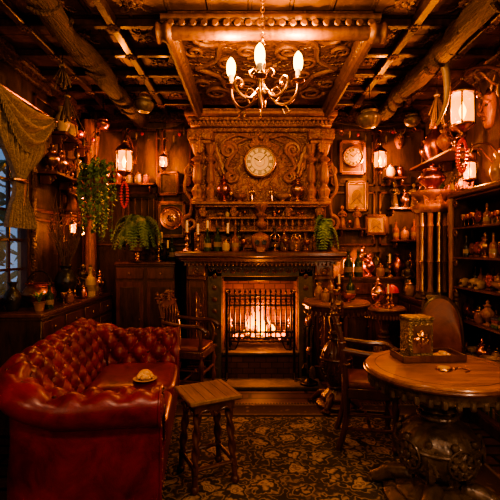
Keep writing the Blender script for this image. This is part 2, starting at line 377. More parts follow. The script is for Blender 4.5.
for i in range(-9,10): b.lathe([(.018,-.01),(.026,.0),(.018,.008)],WCP,T(i*.075,y0-.093,2.93)@RX(pi/2),10)
yc=3.45
for sx in(-1,1):
    for sy in(-1,1):
        A=Vector((0,yc+sy*.74,2.965));C=Vector((sx*.60,yc,2.965))
        b.tube(spline([A,A.lerp(C,.25)+Vector((-sx*.03,-sy*.03,0)),A.lerp(C,.5)+Vector((sx*.05,sy*.05,0)),A.lerp(C,.75)+Vector((-sx*.03,-sy*.03,0)),C],6),.022,WCP)
        for t in (.12,.3,.5,.7,.88):
            p=A.lerp(C,t); an=math.atan2(C.y-A.y,C.x-A.x)
            b.leafc(T(p.x,p.y,2.967)@RZ(an-pi/2+sx*sy*1.1)@RX(-pi/2),.16,.07,WCP,0); b.leafc(T(p.x,p.y,2.967)@RZ(an-pi/2-sx*sy*1.9)@RX(-pi/2),.14,.07,WCP,0)
        b.scroll((sx*.46,yc+sy*.52,2.96),.13,WCP,1.8,.02,sx*sy,0,'z'); b.scroll((sx*.58,yc+sy*.30,2.96),.07,WCP,1.6,.015,-sx*sy,pi,'z'); b.scroll((sx*.24,yc+sy*.68,2.96),.07,WCP,1.6,.015,-sx*sy,0,'z')
        b.scroll((sx*.16,yc+sy*.30,2.96),.10,WCP,1.8,.017,-sx*sy,pi/2,'z'); b.scroll((sx*.33,yc+sy*.12,2.96),.08,WCP,1.6,.015,sx*sy,pi/2,'z')
for i in range(12): b.leafc(T(0,yc,2.967)@RZ(i*pi/6)@T(0,.08,0)@RX(-pi/2),.15,.075,WCP,0)
b.rosette((0,yc,2.97),.10,WCP,'z',10)
b.done()
for X,Z,r in((-1.26,2.89,.08),(1.46,2.91,.08)):
    b=B('gnarled_log_beam' if X<0 else 'timber_ceiling_log',(X,0,Z))
    P=[(0.012*math.sin(i*.9),-1+i*.145,.010*math.cos(i*1.3)) for i in range(40)]
    P=spline(P,3)
    b.tube(P,[r*(1+.07*math.sin(i*.7)+.06*math.sin(i*.23)) for i in range(len(P))],LOG,seg=20)
    for i in range(1,40,2): b.tube(spline([(r*math.cos(a+i),-1+i*.145+.06*a,r*math.sin(a+i)) for a in [k*.5 for k in range(13)]],3),lambda t:.017*(1-.4*t),LOG,seg=7)
    for i in range(2,40,8): b.bx(-.02,.02,-1+i*.145-.02,-1+i*.145+.02,.05,3.05-Z,IR)
    b.done()
# ------------------------------------------------ fireplace
fx=.11
b=B('fireplace',(fx,0,0))
MO=WM; WB=4.795
for s in(-1,1):
    b.bx(s*.41,s*.80,4.34,WB,0,1.27,MO)
    b.bx(s*.58,s*.79,4.28,4.36,.0,.16,MO,.01)
    b.bx(s*.60,s*.77,4.30,4.36,.16,1.10,MO,.01)
    b.bx(s*.63,s*.74,4.29,4.31,.26,1.0,WD,.004)
    b.bx(s*.58,s*.79,4.27,4.36,1.08,1.12,MO,.01)
    b.leafc(T(s*.685,4.292,.62),.34,.1,WM,.05); b.leafc(T(s*.685,4.292,.64)@RY(pi),.34,.1,WM,.05)
    b.rosette((s*.685,4.292,.63),.05,MO)
    b.scroll((s*.685,4.275,1.17),.05,MO,1.5,.016,s,0); b.bx(s*.59,s*.78,4.27,4.36,1.12,1.27,MO,.01)
    b.bx(s*.41,s*.57,4.31,4.35,.0,1.2,STN,.01)
    for k in range(9): b.lathe([(.022,0),(.026,.008),(.01,.016)],MO,T(s*.49,4.31,.12+k*.125)@RX(pi/2),10)
b.bx(-.41,.41,4.34,WB,1.13,1.27,MO); b.bx(-.57,.57,4.31,4.36,1.11,1.26,STN,.01)
for k in range(-7,8): b.scroll((k*.075,4.305,1.18),.028,MO,1.2,.008,1 if k%2 else -1,0)
b.bx(-.80,.80,4.24,WB,1.25,1.275,MO,.008); b.bx(-.84,.84,4.2,WB,1.275,1.30,MO,.01)
b.tube([(-.85,4.2,1.312),(.85,4.2,1.312)],.022,MO,seg=12)
b.bx(-.90,.90,4.15,WB,1.325,1.385,MO,.014)
for k in range(-19,20): b.bx(k*.042-.012,k*.042+.012,4.225,4.25,1.235,1.272,MO,.003)
b.bx(-.42,.42,4.76,WB,0,1.14,BRK,.001)
for s in(-1,1): b.bx(s*.405,s*.43,4.36,4.78,0,1.14,BRK,.001)
b.bx(-.41,.41,4.36,4.78,1.12,1.14,STN,.001)
b.bx(-.41,.41,4.32,4.78,0,.28,BRK,.004); b.bx(-.41,.41,4.29,4.78,.27,.30,STN,.008)
b.bx(-.40,.40,4.36,4.40,1.06,1.12,IR,.01)
b.done()
b=B('hearth_slab',(fx,0,0)); b.bx(-.62,.62,3.98,4.268,0,.035,STN,.01); b.done()
b=B('fire_grate',(fx,4.50,.30))
for s in(-1,1):
    for yy in(-.11,.14): b.tube([(s*.33,yy,0),(s*.33,yy,.26)],.014,IR)
    b.lathe(prof([(.018,0),(.03,.02),(.014,.05),(.028,.08),(.004,.13)]),BR,T(s*.33,-.11,.25),12)
for k in range(14): b.tube([(-.31+k*.0477,-.11,.10),(-.31+k*.0477,.14,.10)],.008,IR,seg=6)
for z in(.10,.20): b.tube([(-.33,-.11,z),(.33,-.11,z)],.01,IR)
b.tube([(-.33,.14,.25),(.33,.14,.25)],.01,IR); b.tube([(-.33,.14,.10),(.33,.14,.10)],.01,IR)
b.done()
b=B('burning_logs',(fx,4.52,.408))
rr=random.Random(5)
for i,(x,y,z,a) in enumerate(((-.08,-.03,.04,.1),(.1,.03,.045,-.15),(0,0,.105,.35),(.03,.07,.05,0.05))):
    b.tube([(x-.17*math.cos(a),y-.17*math.sin(a),z),(x,y,z+.005),(x+.17*math.cos(a),y+.17*math.sin(a),z)],.036,TWIG,seg=10)
for i in range(70):
    b.sph((rr.uniform(-.28,.28),rr.uniform(-.09,.1),rr.uniform(.02,.05)),rr.uniform(.015,.03),GLOW if i%3 else STN,8)
b.done()
b=B('fire_flames',(fx,4.52,.45))
for i in range(19):
    x=rr.gauss(0,.09); x=max(-.2,min(.2,x)); h=(.44-abs(x)*1.1)*rr.uniform(.6,1.05); y=rr.uniform(-.05,.06); w=rr.uniform(.018,.034); ph=rr.uniform(0,6)
    P=[(x+.03*math.sin(ph+t*5)*t-x*.35*t,y+.012*math.sin(ph*2+t*4),t*h) for t in [k/12 for k in range(13)]]
    b.tube(P,lambda t,w=w:w*max(.04,(1-t)**.8*(.55+1.2*math.sin(pi*min(1,t*1.7))*.5)),FLM,seg=8)
o=b.done(); light(o,(fx,4.37,.62),19,.07,(1,.27,.045),'fire_light'); light(o,(fx,4.64,.62),8,.05,(1,.25,.03),'fire_light')
b=B('fire_guard',(fx,4.22,.035))
for k in range(13):
    x=-.324+k*.054; zt=.90; b.tube([(x,0,.44),(x,0,zt)],.0085,IR,seg=6); b.lathe([(.001,0),(.014,.02),(.001,.055)],IR,T(x,0,zt),8)
for z in(.44,.50,.78,.88): b.tube([(-.355,0,z),(.355,0,z)],.010,IR)
for k in range(12): b.ring((-.297+k*.054,0,.83),.02,.004,IR,'y',14,5)
for s in(-1,1):
    b.tube([(s*.355,0,0),(s*.355,0,.91)],.014,IR); b.tube([(s*.355,-.07,0.01),(s*.355,0,.08),(s*.355,.03,.01)],.009,IR); b.sph((s*.355,0,.93),.022,BR)
    b.tube(spline([(s*.355,0,.34),(s*.27,0,.32),(s*.22,0,.43)],5),.007,IR)
b.done()
b=B('fireplace_tool_set',(.60,4.08,.035))
b.lathe(prof([(.09,0),(.09,.02),(.05,.035),(.02,.07),(.03,.1),(.015,.14)],4),IR)
b.lathe([(.012,.1),(.012,.62)],IR,seg=10)
b.lathe(prof([(.012,.3),(.03,.34),(.012,.38)],4),BR); b.lathe(prof([(.012,.58),(.035,.63),(.03,.68),(.012,.7),(.02,.73),(.002,.76)],4),BR,seg=12)
for a in range(4):
    g=a*pi/2+.5; x,y=.06*math.cos(g),.06*math.sin(g)
    b.tube([(0,0,.58),(x,y,.60),(x,y,.56),(x,y,.16)],.006,IR,seg=6)
    if a%2: b.lathe(prof([(.01,.12),(.035,.08),(.03,.16),(.008,.2)],3),TWIG,T(x,y,0),10)
    else: b.box((x,y,.13),(.05,.008,.08),IR,b=.003)
b.done()
# ------------------------------------------------ overmantel
ox=.12
b=B('carved_overmantel',(ox,0,0))
FY=4.52
b.bx(-.74,.74,FY,WB,1.386,3.0,WO,.01)
for k,(z,w,d,h) in enumerate(((2.72,.76,.05,.05),(2.77,.79,.09,.06),(2.83,.81,.12,.04),(2.87,.84,.16,.06),(2.93,.81,.13,.03))):
    b.bx(-w,w,FY-d,4.78,z,z+h,WOP if k%2 else WO,.012)
b.tube([(-.83,FY-.16,2.90),(.83,FY-.16,2.90)],.028,WOP,seg=10)
for k in range(-17,18): b.bx(k*.045-.013,k*.045+.013,FY-.12,FY-.06,2.79,2.825,WOP,.003)
for s in(-1,1):
    b.bx(s*.52,s*.80,FY-.20,FY,2.60,2.72,WO,.015); b.bx(s*.54,s*.78,FY-.17,FY,2.56,2.6,WOP,.01)
    for (x,r) in((.70,.048),(.56,.042)):
        b.lathe(prof([(r*1.5,1.93),(r*1.5,1.96),(r*1.0,1.98),(r*1.35,2.06),(r*.65,2.12),(r*1.1,2.17),(r*.95,2.3),(r*.6,2.36),(r*1.4,2.40),(r*.6,2.44),(r*.9,2.47),(r*1.5,2.56)],4),WOP,T(s*x,FY-.09,0),20,8,.06)
    b.rosette((s*.66,FY-.2,2.66),.045,WOP); b.leafc(T(s*.66,FY-.17,2.46),.14,.09,WOP,.3)
    b.scroll((s*.36,FY-.03,2.52),.09,WOP,1.8,.026,-s,pi/2+s*pi/2)
    b.scroll((s*.33,FY-.03,2.23),.07,WOP,1.8,.022,s,pi/2+s*pi/2)
    b.tube(spline([(s*.27,FY-.03,2.52),(s*.36,FY-.04,2.40),(s*.38,FY-.04,2.32),(s*.26,FY-.03,2.23)],5),.022,WOP)
    b.leafc(T(s*.42,FY-.02,2.22)@RY(s*.3),.42,.12,WOP,.12)
    b.tube(spline([(s*.02,FY-.02,2.69),(s*.12,FY-.05,2.66),(s*.26,FY-.04,2.69),(s*.42,FY-.02,2.62),(s*.47,FY-.02,2.5)],5),.018,WOP)
    b.scroll((s*.80,FY-.0,2.3),.08,WOP,1.5,.02,s,pi/2,'y'); b.scroll((s*.80,FY,1.7),.09,WOP,1.5,.022,-s,pi/2,'y')
    b.tube(spline([(s*.80,FY,2.38),(s*.86,FY,2.1),(s*.78,FY,1.95),(s*.80,FY,1.79)],6),.018,WOP)
    b.sph((s*.48,FY-.02,2.44),.05,WOP,14,(.8,.6,1.1)); b.tube(spline([(s*.48,FY-.05,2.44),(s*.48,FY-.065,2.42),(s*.48,FY-.05,2.40)],4),.010,WOP,seg=6); b.leafc(T(s*.48,FY-.03,2.41)@RY(pi),.12,.07,WOP,.05)
for a in range(-4,5): b.leafc(T(0,FY-.02,2.56)@RY(a*.36),.16+.03*math.cos(a),.07,WOP,.15)
b.rosette((0,FY-.03,2.58),.05,WOP); b.sph((0,FY-.08,2.655),.03,WOP)
b.tube([(.47*math.cos(a),FY-.01,2.28+.40*math.sin(a)) for a in [pi*k/30 for k in range(31)]],.02,WOP)
b.tube([(.43*math.cos(a),FY-.01,2.28+.36*math.sin(a)) for a in [pi*k/30 for k in range(31)]],.01,BR)
for k in range(16):
    a=pi*(k+.5)/16; b.leafc(T(.40*math.cos(a),FY-.005,2.28+.33*math.sin(a))@RY(pi/2-a+pi),.1,.05,WOP,.1)
b.bx(-.76,.76,FY-.17,FY+.02,1.895,1.93,WOP,.01); b.bx(-.72,.72,FY-.14,FY+.02,1.87,1.895,WO,.008)
b.bx(-.58,.58,FY-.13,FY+.02,1.74,1.765,WOP,.008)
b.bx(-.72,.72,FY-.12,FY+.02,1.60,1.625,WOP,.008)
for k in range(-8,9):
    b.lathe(prof([(.012,1.625),(.012,1.64),(.007,1.655),(.016,1.685),(.007,1.715),(.012,1.74)],3),WOP,T(k*.07,FY-.10,0),8)
for s in(-1,1):
    for x in(.64,.30):
        b.scroll((s*x,FY-.10,1.83),.04,WOP,1.4,.016,s,0,'y'); b.bx(s*x-.03,s*x+.03,FY-.13,FY,1.765,1.875,WO,.01)
    b.bx(s*.58,s*.74,FY-.08,FY+.01,1.386,1.6,WO,.01); b.leafc(T(s*.66,FY-.08,1.41),.18,.1,WOP,.1)
    b.lathe(prof([(.04,1.386),(.045,1.41),(.02,1.43),(.035,1.48),(.018,1.55),(.035,1.6)],4),WOP,T(s*.5,FY-.06,0),16)
b.lathe(prof([(.05,1.765),(.06,1.79),(.03,1.81),(.065,1.87),(.07,1.90)],4),WOP,T(0,FY-.16,0),20,8,.08)
b.lathe(prof([(.02,1.63),(.05,1.66),(.055,1.70),(.03,1.73),(.05,1.765)],4),WOP,T(0,FY-.15,0),20,8,.08)
for k in range(-3,4):
    b.bx(k*.13-.055,k*.13+.055,FY-.025,FY,1.42,1.57,WOP,.01); b.rosette((k*.13,FY-.025,1.495),.035,WO)
b.done()
CF=mat('clock_face_enamel',(.50,.35,.17),(.66,.50,.28),.4,0,6,bump=.05)
def clock(name,loc,r,m=BR,rz=0,depth=.05):
    b=B(name,loc,rz)
    b.lathe([(r*1.0,0),(r*1.02,depth*.6),(r*.98,depth),(r*.88,depth*1.05),(r*.85,depth*.7)],m,RX(pi/2),40)
    b.lathe([(r*.86,depth*.55),(r*.86,depth*.75)],CF,RX(pi/2),40)
    y=-depth*.78
    b.ring((0,y,0),r*.80,r*.014,IR,'y',40,5); b.ring((0,y,0),r*.56,r*.012,IR,'y',40,5); b.ring((0,y,0),r*.3,r*.012,BR,'y',30,5)
    for k in range(12):
        a=k*pi/6; M=T(math.sin(a)*r*.68,y,math.cos(a)*r*.68)@RY(a)
        for q in ((-.03,.03) if k%3 else (-.07,0,.07)): b.box((q*r,0,0),(r*.035,.002,r*.19),IR,M,.0005)
    for a,l,w in((-1.0,.42,.06),(.75,.62,.045)):
        b.box((0,0,r*l/2-.01*r),(r*w,.003,r*l),IR,T(0,y-.003,0)@RY(a),.001)
    b.lathe([(r*.06,0),(r*.04,.008)],BR,T(0,y,0)@RX(pi/2),12)
    b.ring((0,-depth,0),r*.95,r*.06,m,'y',40,8)
    return b
b=clock('overmantel_clock',(ox-.01,FY-.03,2.385),.18,BR); b.done()
# ------------------------------------------------ small items
def bottle(b,s,m,M=None): b.lathe(prof([(.035*s,0),(.038*s,.01*s),(.038*s,.11*s),(.03*s,.135*s),(.013*s,.16*s),(.012*s,.20*s),(.016*s,.205*s),(.016*s,.215*s)],3),m,M,16); b.lathe([(.010*s,.21*s),(.012*s,.235*s)],TWIG,M,10); b.lathe([(.0388*s,.04*s),(.0388*s,.085*s)],LBL,M,16)
def jar(b,s,m,M=None): b.lathe(prof([(.035*s,0),(.045*s,.02*s),(.048*s,.07*s),(.036*s,.10*s),(.036*s,.108*s)],3),m,M,16); b.lathe(prof([(.04*s,.108*s),(.04*s,.12*s),(.015*s,.13*s),(.012*s,.14*s),(.002*s,.15*s)],3),BR,M,16)
def urn(b,s,m,M=None): b.lathe(prof([(.04*s,0),(.042*s,.012*s),(.015*s,.03*s),(.02*s,.045*s),(.055*s,.09*s),(.06*s,.13*s),(.035*s,.165*s),(.025*s,.18*s),(.04*s,.20*s),(.03*s,.202*s),(.012*s,.22*s),(.018*s,.235*s),(.002*s,.26*s)],4),m,M,24,10,.05)
def bowl(b,s,m,M=None): b.lathe(prof([(.03*s,0),(.032*s,.01*s),(.02*s,.02*s),(.07*s,.05*s),(.085*s,.085*s),(.09*s,.09*s),(.078*s,.085*s),(.06*s,.055*s),(.001,.04*s)],4),m,M,24)
def vase(b,s,m,M=None): b.lathe(prof([(.04*s,0),(.045*s,.01*s),(.07*s,.09*s),(.06*s,.15*s),(.03*s,.20*s),(.028*s,.22*s),(.042*s,.25*s),(.034*s,.248*s),(.02*s,.22*s),(.02*s,.18*s)],4),m,M,24)
def cstick(b,s,m,M=None):
    b.lathe(prof([(.04*s,0),(.04*s,.01*s),(.012*s,.03*s),(.02*s,.05*s),(.009*s,.07*s),(.02*s,.10*s),(.009*s,.13*s),(.025*s,.15*s),(.025*s,.16*s)],4),m,M,16); b.lathe([(.012*s,.16*s),(.011*s,.25*s),(.004*s,.255*s)],WAX,M,12); b.tube([(0,0,.25*s),(0,0,.27*s)],.0015,IR,M,5)
def goblet(b,s,m,M=None): b.lathe(prof([(.03*s,0),(.03*s,.006*s),(.006*s,.015*s),(.006*s,.06*s),(.03*s,.08*s),(.035*s,.12*s),(.03*s,.12*s),(.02*s,.085*s)],4),m,M,16)
def skull(b,s,m,M=None):
    M=M or Matrix.Identity(4)
    b.lathe(prof([(.001,0),(.03*s,.005*s),(.045*s,.04*s),(.04*s,.075*s),(.001,.095*s)],5),m,M@S(1,1.25,1),18); b.lathe([(.012*s,0),(.012*s,.006*s)],BLK,M@T(-.017*s,-.053*s,.042*s)@RX(pi/2),10); b.lathe([(.012*s,0),(.012*s,.006*s)],BLK,M@T(.017*s,-.053*s,.042*s)@RX(pi/2),10); b.box((0,-.045*s,.008*s),(.04*s,.03*s,.022*s),m,M)
def figurine(b,s,m,M=None):
    b.lathe(prof([(.06*s,0),(.06*s,.015*s),(.045*s,.02*s),(.05*s,.04*s),(.032*s,.14*s),(.03*s,.17*s),(.045*s,.22*s),(.04*s,.245*s),(.014*s,.26*s),(.014*s,.27*s),(.026*s,.29*s),(.024*s,.315*s),(.002*s,.335*s)],4),m,M,24,7,.07,20)
    M=M or Matrix.Identity(4)
    for sx in(-1,1): b.tube(spline([(sx*.042*s,0,.235*s),(sx*.06*s,-.01*s,.19*s),(sx*.03*s,-.05*s,.17*s),(sx*.0*s,-.055*s,.185*s)],5),.012*s,m,M,8)
def instrument(b,s,m,M=None):
    M=M or Matrix.Identity(4)
    b.lathe(prof([(.05*s,0),(.05*s,.012*s),(.015*s,.03*s),(.022*s,.06*s),(.01*s,.09*s)],4),m,M,16)
    for a in(0,1.05,2.1): b.ring((0,0,0),.065*s,.004*s,m,'x',28,6,M=M@T(0,0,.155*s)@RZ(a))
    b.ring((0,0,0),.07*s,.005*s,m,'z',28,6,M=M@T(0,0,.155*s)@RX(.4)); b.sph((0,0,.155*s),.022*s,CU,10,M=M)
def gear(b,s,m,M=None):
    M=(M or Matrix.Identity(4))
    b.box((0,0,.01*s),(.07*s,.04*s,.02*s),WM,M); X=M@T(0,.01*s,.09*s)@RX(pi/2)
    b.lathe([(.055*s,0),(.055*s,.015*s)],m,X,48,12,.12); b.lathe([(.02*s,-.005*s),(.02*s,.022*s)],BR,X,16); b.box((0,0,.03*s),(.014*s,.012*s,.05*s),IR,M)
BK=[mat('book_cloth_%d'%i,c,tuple(q*1.6 for q in c),.6,0,20) for i,c in enumerate(((.16,.03,.015),(.03,.08,.04),(.2,.11,.04),(.04,.04,.08)))]
def bookstack(b,s,m,M=None):
    M=M or Matrix.Identity(4); z=0
    for k in range(4):
        h=R.uniform(.02,.034)*s; b.box((0,0,z+h/2),(.12*s*R.uniform(.85,1),.085*s,h*.98),R.choice(BK),M@RZ(R.uniform(-.15,.15)),.003); z+=h
def plant(b,s,m,M=None):
    M=M or Matrix.Identity(4); b.lathe(prof([(.03*s,0),(.045*s,.06*s),(.05*s,.07*s),(.04*s,.068*s)],3),m,M,16)
    for i in range(14):
        a=i*2.4; l=.14*s*R.uniform(.7,1.1)
        b.surf(lambda u,v:((v-.5)*.022*s*math.sin(pi*min(1,u+.06)),.08*s*u**1.6,l*u*(1-.35*u)),6,1,LEAF,M@T(0,0,.06*s)@RZ(a))
KIND={'bottle':bottle,'jar':jar,'urn':urn,'bowl':bowl,'vase':vase,'candle':cstick,'goblet':goblet,'figurine':figurine,'skull':skull,'inst':instrument,'gear':gear,'books':bookstack,'plant':plant}
MATS={'bottle':[GRN,AMB,BLK],'jar':[CER,CRM,AMB,CU],'urn':[BR,CU,WOP],'bowl':[WOP,CU,CER],'vase':[CER,BLK,CRM,CU],'candle':[BR,IR],'goblet':[BR,CU],'figurine':[WOP,BZ,BR],'skull':[WOP,BONE],'inst':[BR],'gear':[BR,CU],'books':[WM],'plant':[CER]}
RADF={'bottle':.04,'jar':.05,'urn':.062,'bowl':.09,'vase':.07,'candle':.042,'goblet':.036,'figurine':.062,'skull':.06,'inst':.072,'gear':.06,'books':.07,'plant':.07}
def put(b,k,x,y,z,s=1,m=None,face=0): KIND[k](b,s,m or R.choice(MATS[k]),T(x,y,z)@(RZ(R.uniform(0,3)) if k not in('skull','figurine','gear','books') else RZ(face)))
def rowin(b,x0,x1,y,z,smin,smax,kinds=None,axis='x',gap=.008,face=0):
    kinds=kinds or list(KIND); x=x0; fails=0
    while fails<8:
        k=R.choice(kinds); s=R.uniform(smin,smax); r=RADF[k]*s*1.02
        if x+2*r>x1: fails+=1; continue
        j=R.uniform(-.012,.012)
        if axis=='x': put(b,k,x+r,y+j,z,s,face=face)
        else: put(b,k,y+j,x+r,z,s,face=face)
        x+=2*r+gap*R.uniform(.4,2)
b=B('mantel_curios')
rowin(b,-.72,-.32,4.225,1.386,.95,1.3,['bottle','jar','candle','goblet','figurine','gear'])
rowin(b,-.30,.03,4.225,1.386,.85,1.2,['bottle','jar','goblet','figurine','gear'])
put(b,'skull',.11,4.24,1.386,2.2,WOP)
rowin(b,.20,.68,4.225,1.386,.85,1.2,['bottle','jar','candle','goblet','vase','inst'])
rowin(b,-.52,.0,4.36,1.386,1.15,1.4,['bottle','candle','figurine']); rowin(b,.22,.6,4.36,1.386,1.15,1.4,['bottle','candle','jar','figurine'])
b.done()
b=B('overmantel_ornaments')
put(b,'bowl',-.12,4.415,1.93,.95,WOP); put(b,'bowl',.36,4.415,1.93,.95,CER); put(b,'urn',-.29,4.41,1.93,1.2,CU); put(b,'urn',.52,4.41,1.93,1.2,BR)
put(b,'figurine',.02,4.42,1.93,.5,BR); put(b,'figurine',.24,4.42,1.93,.5,BR); put(b,'goblet',-.21,4.40,1.93,.8,BR); put(b,'goblet',.44,4.39,1.93,.6,BR)
b.done()
b=B('small_overmantel_pots'); rowin(b,-.38,-.02,4.44,1.765,.42,.55,['jar','bowl','goblet']); rowin(b,.24,.6,4.44,1.765,.42,.55,['jar','bowl','goblet']); b.done()
# ------------------------------------------------ chandelier
CXX,CYY=.08,2.55
b=B('brass_chandelier',(CXX,CYY,0))
zc=2.41; ltp=[]
b.lathe(prof([(.003,zc-.10),(.018,zc-.085),(.012,zc-.06),(.045,zc-.03),(.05,zc),(.02,zc+.03),(.014,zc+.07),(.03,zc+.10),(.014,zc+.13),(.02,zc+.18),(.008,zc+.21)],4),BR,seg=20)
z=zc+.21;k=0
while z<H-.05:
    b.ring((0,0,z+.014),.012,.003,BR,'y' if k%2 else 'x',12,5,sy=1.4); z+=.027;k+=1
b.lathe(prof([(.01,z-.01),(.05,H-.03),(.055,H)],3),BR)
for i in range(6):
    a=math.radians(-97+60*i); lit=i%2==0
    c,s_=math.cos(a),math.sin(a)
    L_=.26 if i else .18
    if not lit: L_=.2
    dz=-.09 if i==0 else (.0 if i!=4 else -.015)
    def W(r,z): return (r*c,r*s_,z)
    if lit:
        b.tube(spline([W(.03,zc),W(.4*L_,zc-.06+dz*.5),W(.7*L_,zc-.05+dz),W(.94*L_,zc+.02+dz),W(L_,zc+.10+dz)],7),.0105,BR)
        b.tube(spline([W(.10,zc-.055+dz*.5),W(.13,zc+.01),W(.10,zc+.04),W(.07,zc+.015),W(.085,zc-.01)],6),.008,BR)
        b.tube(spline([W(.6*L_,zc-.06+dz),W(.75*L_,zc-.10+dz),W(.62*L_,zc-.12+dz),W(.55*L_,zc-.09+dz)],6),.006,BR)
        M=T(*W(L_,zc+.095+dz))
        b.lathe(prof([(.008,0),(.04,.012),(.044,.022),(.018,.024),(.02,.045)],3),BR,M,18)
        b.lathe([(.0175,.03),(.017,.09)],WAX,M,14)
        b.lathe(prof([(.022,.09),(.030,.115),(.031,.155),(.024,.185),(.011,.205),(.001,.215)],4),BULB,M,14)
        ltp.append(W(L_,zc+.095+dz+.26))
    else:
        b.tube(spline([W(.02,zc+.02),W(.08,zc-.05),W(.15,zc-.04),W(.19,zc+.02),W(.165,zc+.055),W(.135,zc+.03),W(.15,zc+.01)],7),.010,BR)
        b.sph(W(.15,zc+.01),.014,BR,8)
        b.tube(spline([W(.02,zc+.1),W(.06,zc+.13),W(.09,zc+.10),W(.07,zc+.075)],6),.007,BR)
o=b.done()
for p in ltp: light(o,(CXX+p[0],CYY+p[1],p[2]),17,.03,(1,.50,.17),'candle_light')
# ------------------------------------------------ lanterns
def lantern(b,M,s=1):
    b.lathe(prof([(.004*s,0),(.02*s,-.02*s),(.05*s,-.045*s),(.066*s,-.065*s),(.064*s,-.075*s)],3),BR,M,16)
    b.lathe([(.045*s,-.075*s),(.055*s,-.10*s),(.055*s,-.19*s),(.04*s,-.215*s)],AGL,M,16)
    b.lathe(prof([(.05*s,-.212*s),(.055*s,-.225*s),(.03*s,-.24*s),(.012*s,-.255*s),(.016*s,-.27*s),(.002,-.285*s)],3),BR,M,16)
    for k in range(6):
        a=k*pi/3; c,q=math.cos(a),math.sin(a)
        b.tube([(.060*s*c,.060*s*q,-.07*s),(.060*s*c,.060*s*q,-.22*s)],.004*s,IR,M,6)
    b.lathe(prof([(.006*s,-.19*s),(.014*s,-.165*s),(.016*s,-.145*s),(.007*s,-.12*s),(.001,-.10*s)],3),BULB2,M,12)
def hlantern(name,loc,s,wall,W_=10):
    b=B(name,loc)
    lantern(b,Matrix.Identity(4),s)
    d=(wall[1]-loc[0]) if wall[0]=='x' else (wall[1]-loc[1])
    e=(1,0) if wall[0]=='x' else (0,1)
    def W(t,z): return (e[0]*d*t,e[1]*d*t,z)
    b.tube(spline([W(0,0),W(0,.03),W(.15,.09),W(.6,.10),W(.93,.02)],6),.008*s,BR)
    b.tube(spline([W(.95,-.10),W(.6,-.02),W(.35,.06),W(.25,.03),W(.35,.0)],6),.006*s,BR)
    if wall[0]=='x': b.box(W(.97,-.03),(abs(d)*.06,.06*s,.2*s),BR)
    else: b.box(W(.97,-.03),(.06*s,abs(d)*.06,.2*s),BR)
    o=b.done()
    light(o,(loc[0]-e[0]*.034*s*(1 if d>0 else -1),loc[1]-e[1]*.034*s*(1 if d>0 else -1),loc[2]-.15*s),W_,.012,(1,.44,.09),'lantern_light')
    return o
def beads(name,loc,L_,n=2):
    b=B(name,loc)
    for k in range(n):
        P=[(( .03+.012*k)*math.sin(2*pi*i/26),.01*k,-L_/2+L_/2*math.cos(2*pi*i/26)) for i in range(26)]
        for p in P: b.sph(p,.0125,RED,8)
    return b.done()
hlantern('brass_lantern',(-1.40,4.45,2.60),1.5,('y',4.8),26); beads('red_bead_strand',(-1.40,4.45,2.155),.28)
hlantern('small_brass_lantern',(-1.0,4.62,2.52),.75,('y',4.8),11)
hlantern('onion_lantern',(1.49,4.58,2.60),1.2,('y',4.8),24)
hlantern('large_brass_lantern',(1.70,3.2,2.76),1.65,('x',XR),27); beads('red_bead_garland',(1.70,3.2,2.285),.26)
hlantern('bracket_lantern',(1.84,3.35,2.19),.9,('x',XR),14)
hlantern('corner_lantern',(1.86,4.40,2.02),.8,('x',XR),14)
hlantern('wall_bracket_lantern',(-1.78,4.02,1.70),.6,('x',XL),9)
for px,py,W_ in ((-.6,.5,22),(.8,.5,30)):  # unseen pendants, added as warm fill light for the foreground
    b=B('fill_pendant',(px,py,0))
    b.tube([(0,0,2.62),(0,0,H)],.008,IR); b.lathe(prof([(.02,2.62),(.06,2.60),(.16,2.50),(.17,2.48)],4)[:],BR,seg=24)
    b.sph((0,0,2.40),.05,FBULB,16); b.lathe([(.02,2.44),(.02,2.5)],BR); o=b.done()
    light(o,(px,py,2.31),W_,.06,(1,.62,.38),'pendant_fill_light')
for px,py,W_ in ((1.45,.45,21),(-1.5,.2,11)):  # unseen lamps added for low fill on table base, chair legs and sofa arm
    b=B('fill_floor_lamp',(px,py,0)); b.lathe(prof([(.14,0),(.14,.02),(.04,.05),(.02,.12),(.03,.2),(.012,.3),(.012,1.1),(.03,1.15),(.015,1.2)],3),BR)
    b.lathe([(.012,1.18),(.012,1.24)],BR); b.sph((0,0,1.28),.04,FBULB,14)
    for k in range(3): b.tube([(0,0,1.22),(.15*math.cos(k*2.1),.15*math.sin(k*2.1),1.45)],.004,BR,seg=6)
    def shade(u,v):
        a=2*pi*u; r=.19-.08*v; return (r*math.cos(a),r*math.sin(a),1.40+.22*v)
    b.surf(shade,32,3,CUR); o=b.done(); light(o,(px,py+.07,1.28),W_,.05,(1,.60,.36),'floor_fill_light')
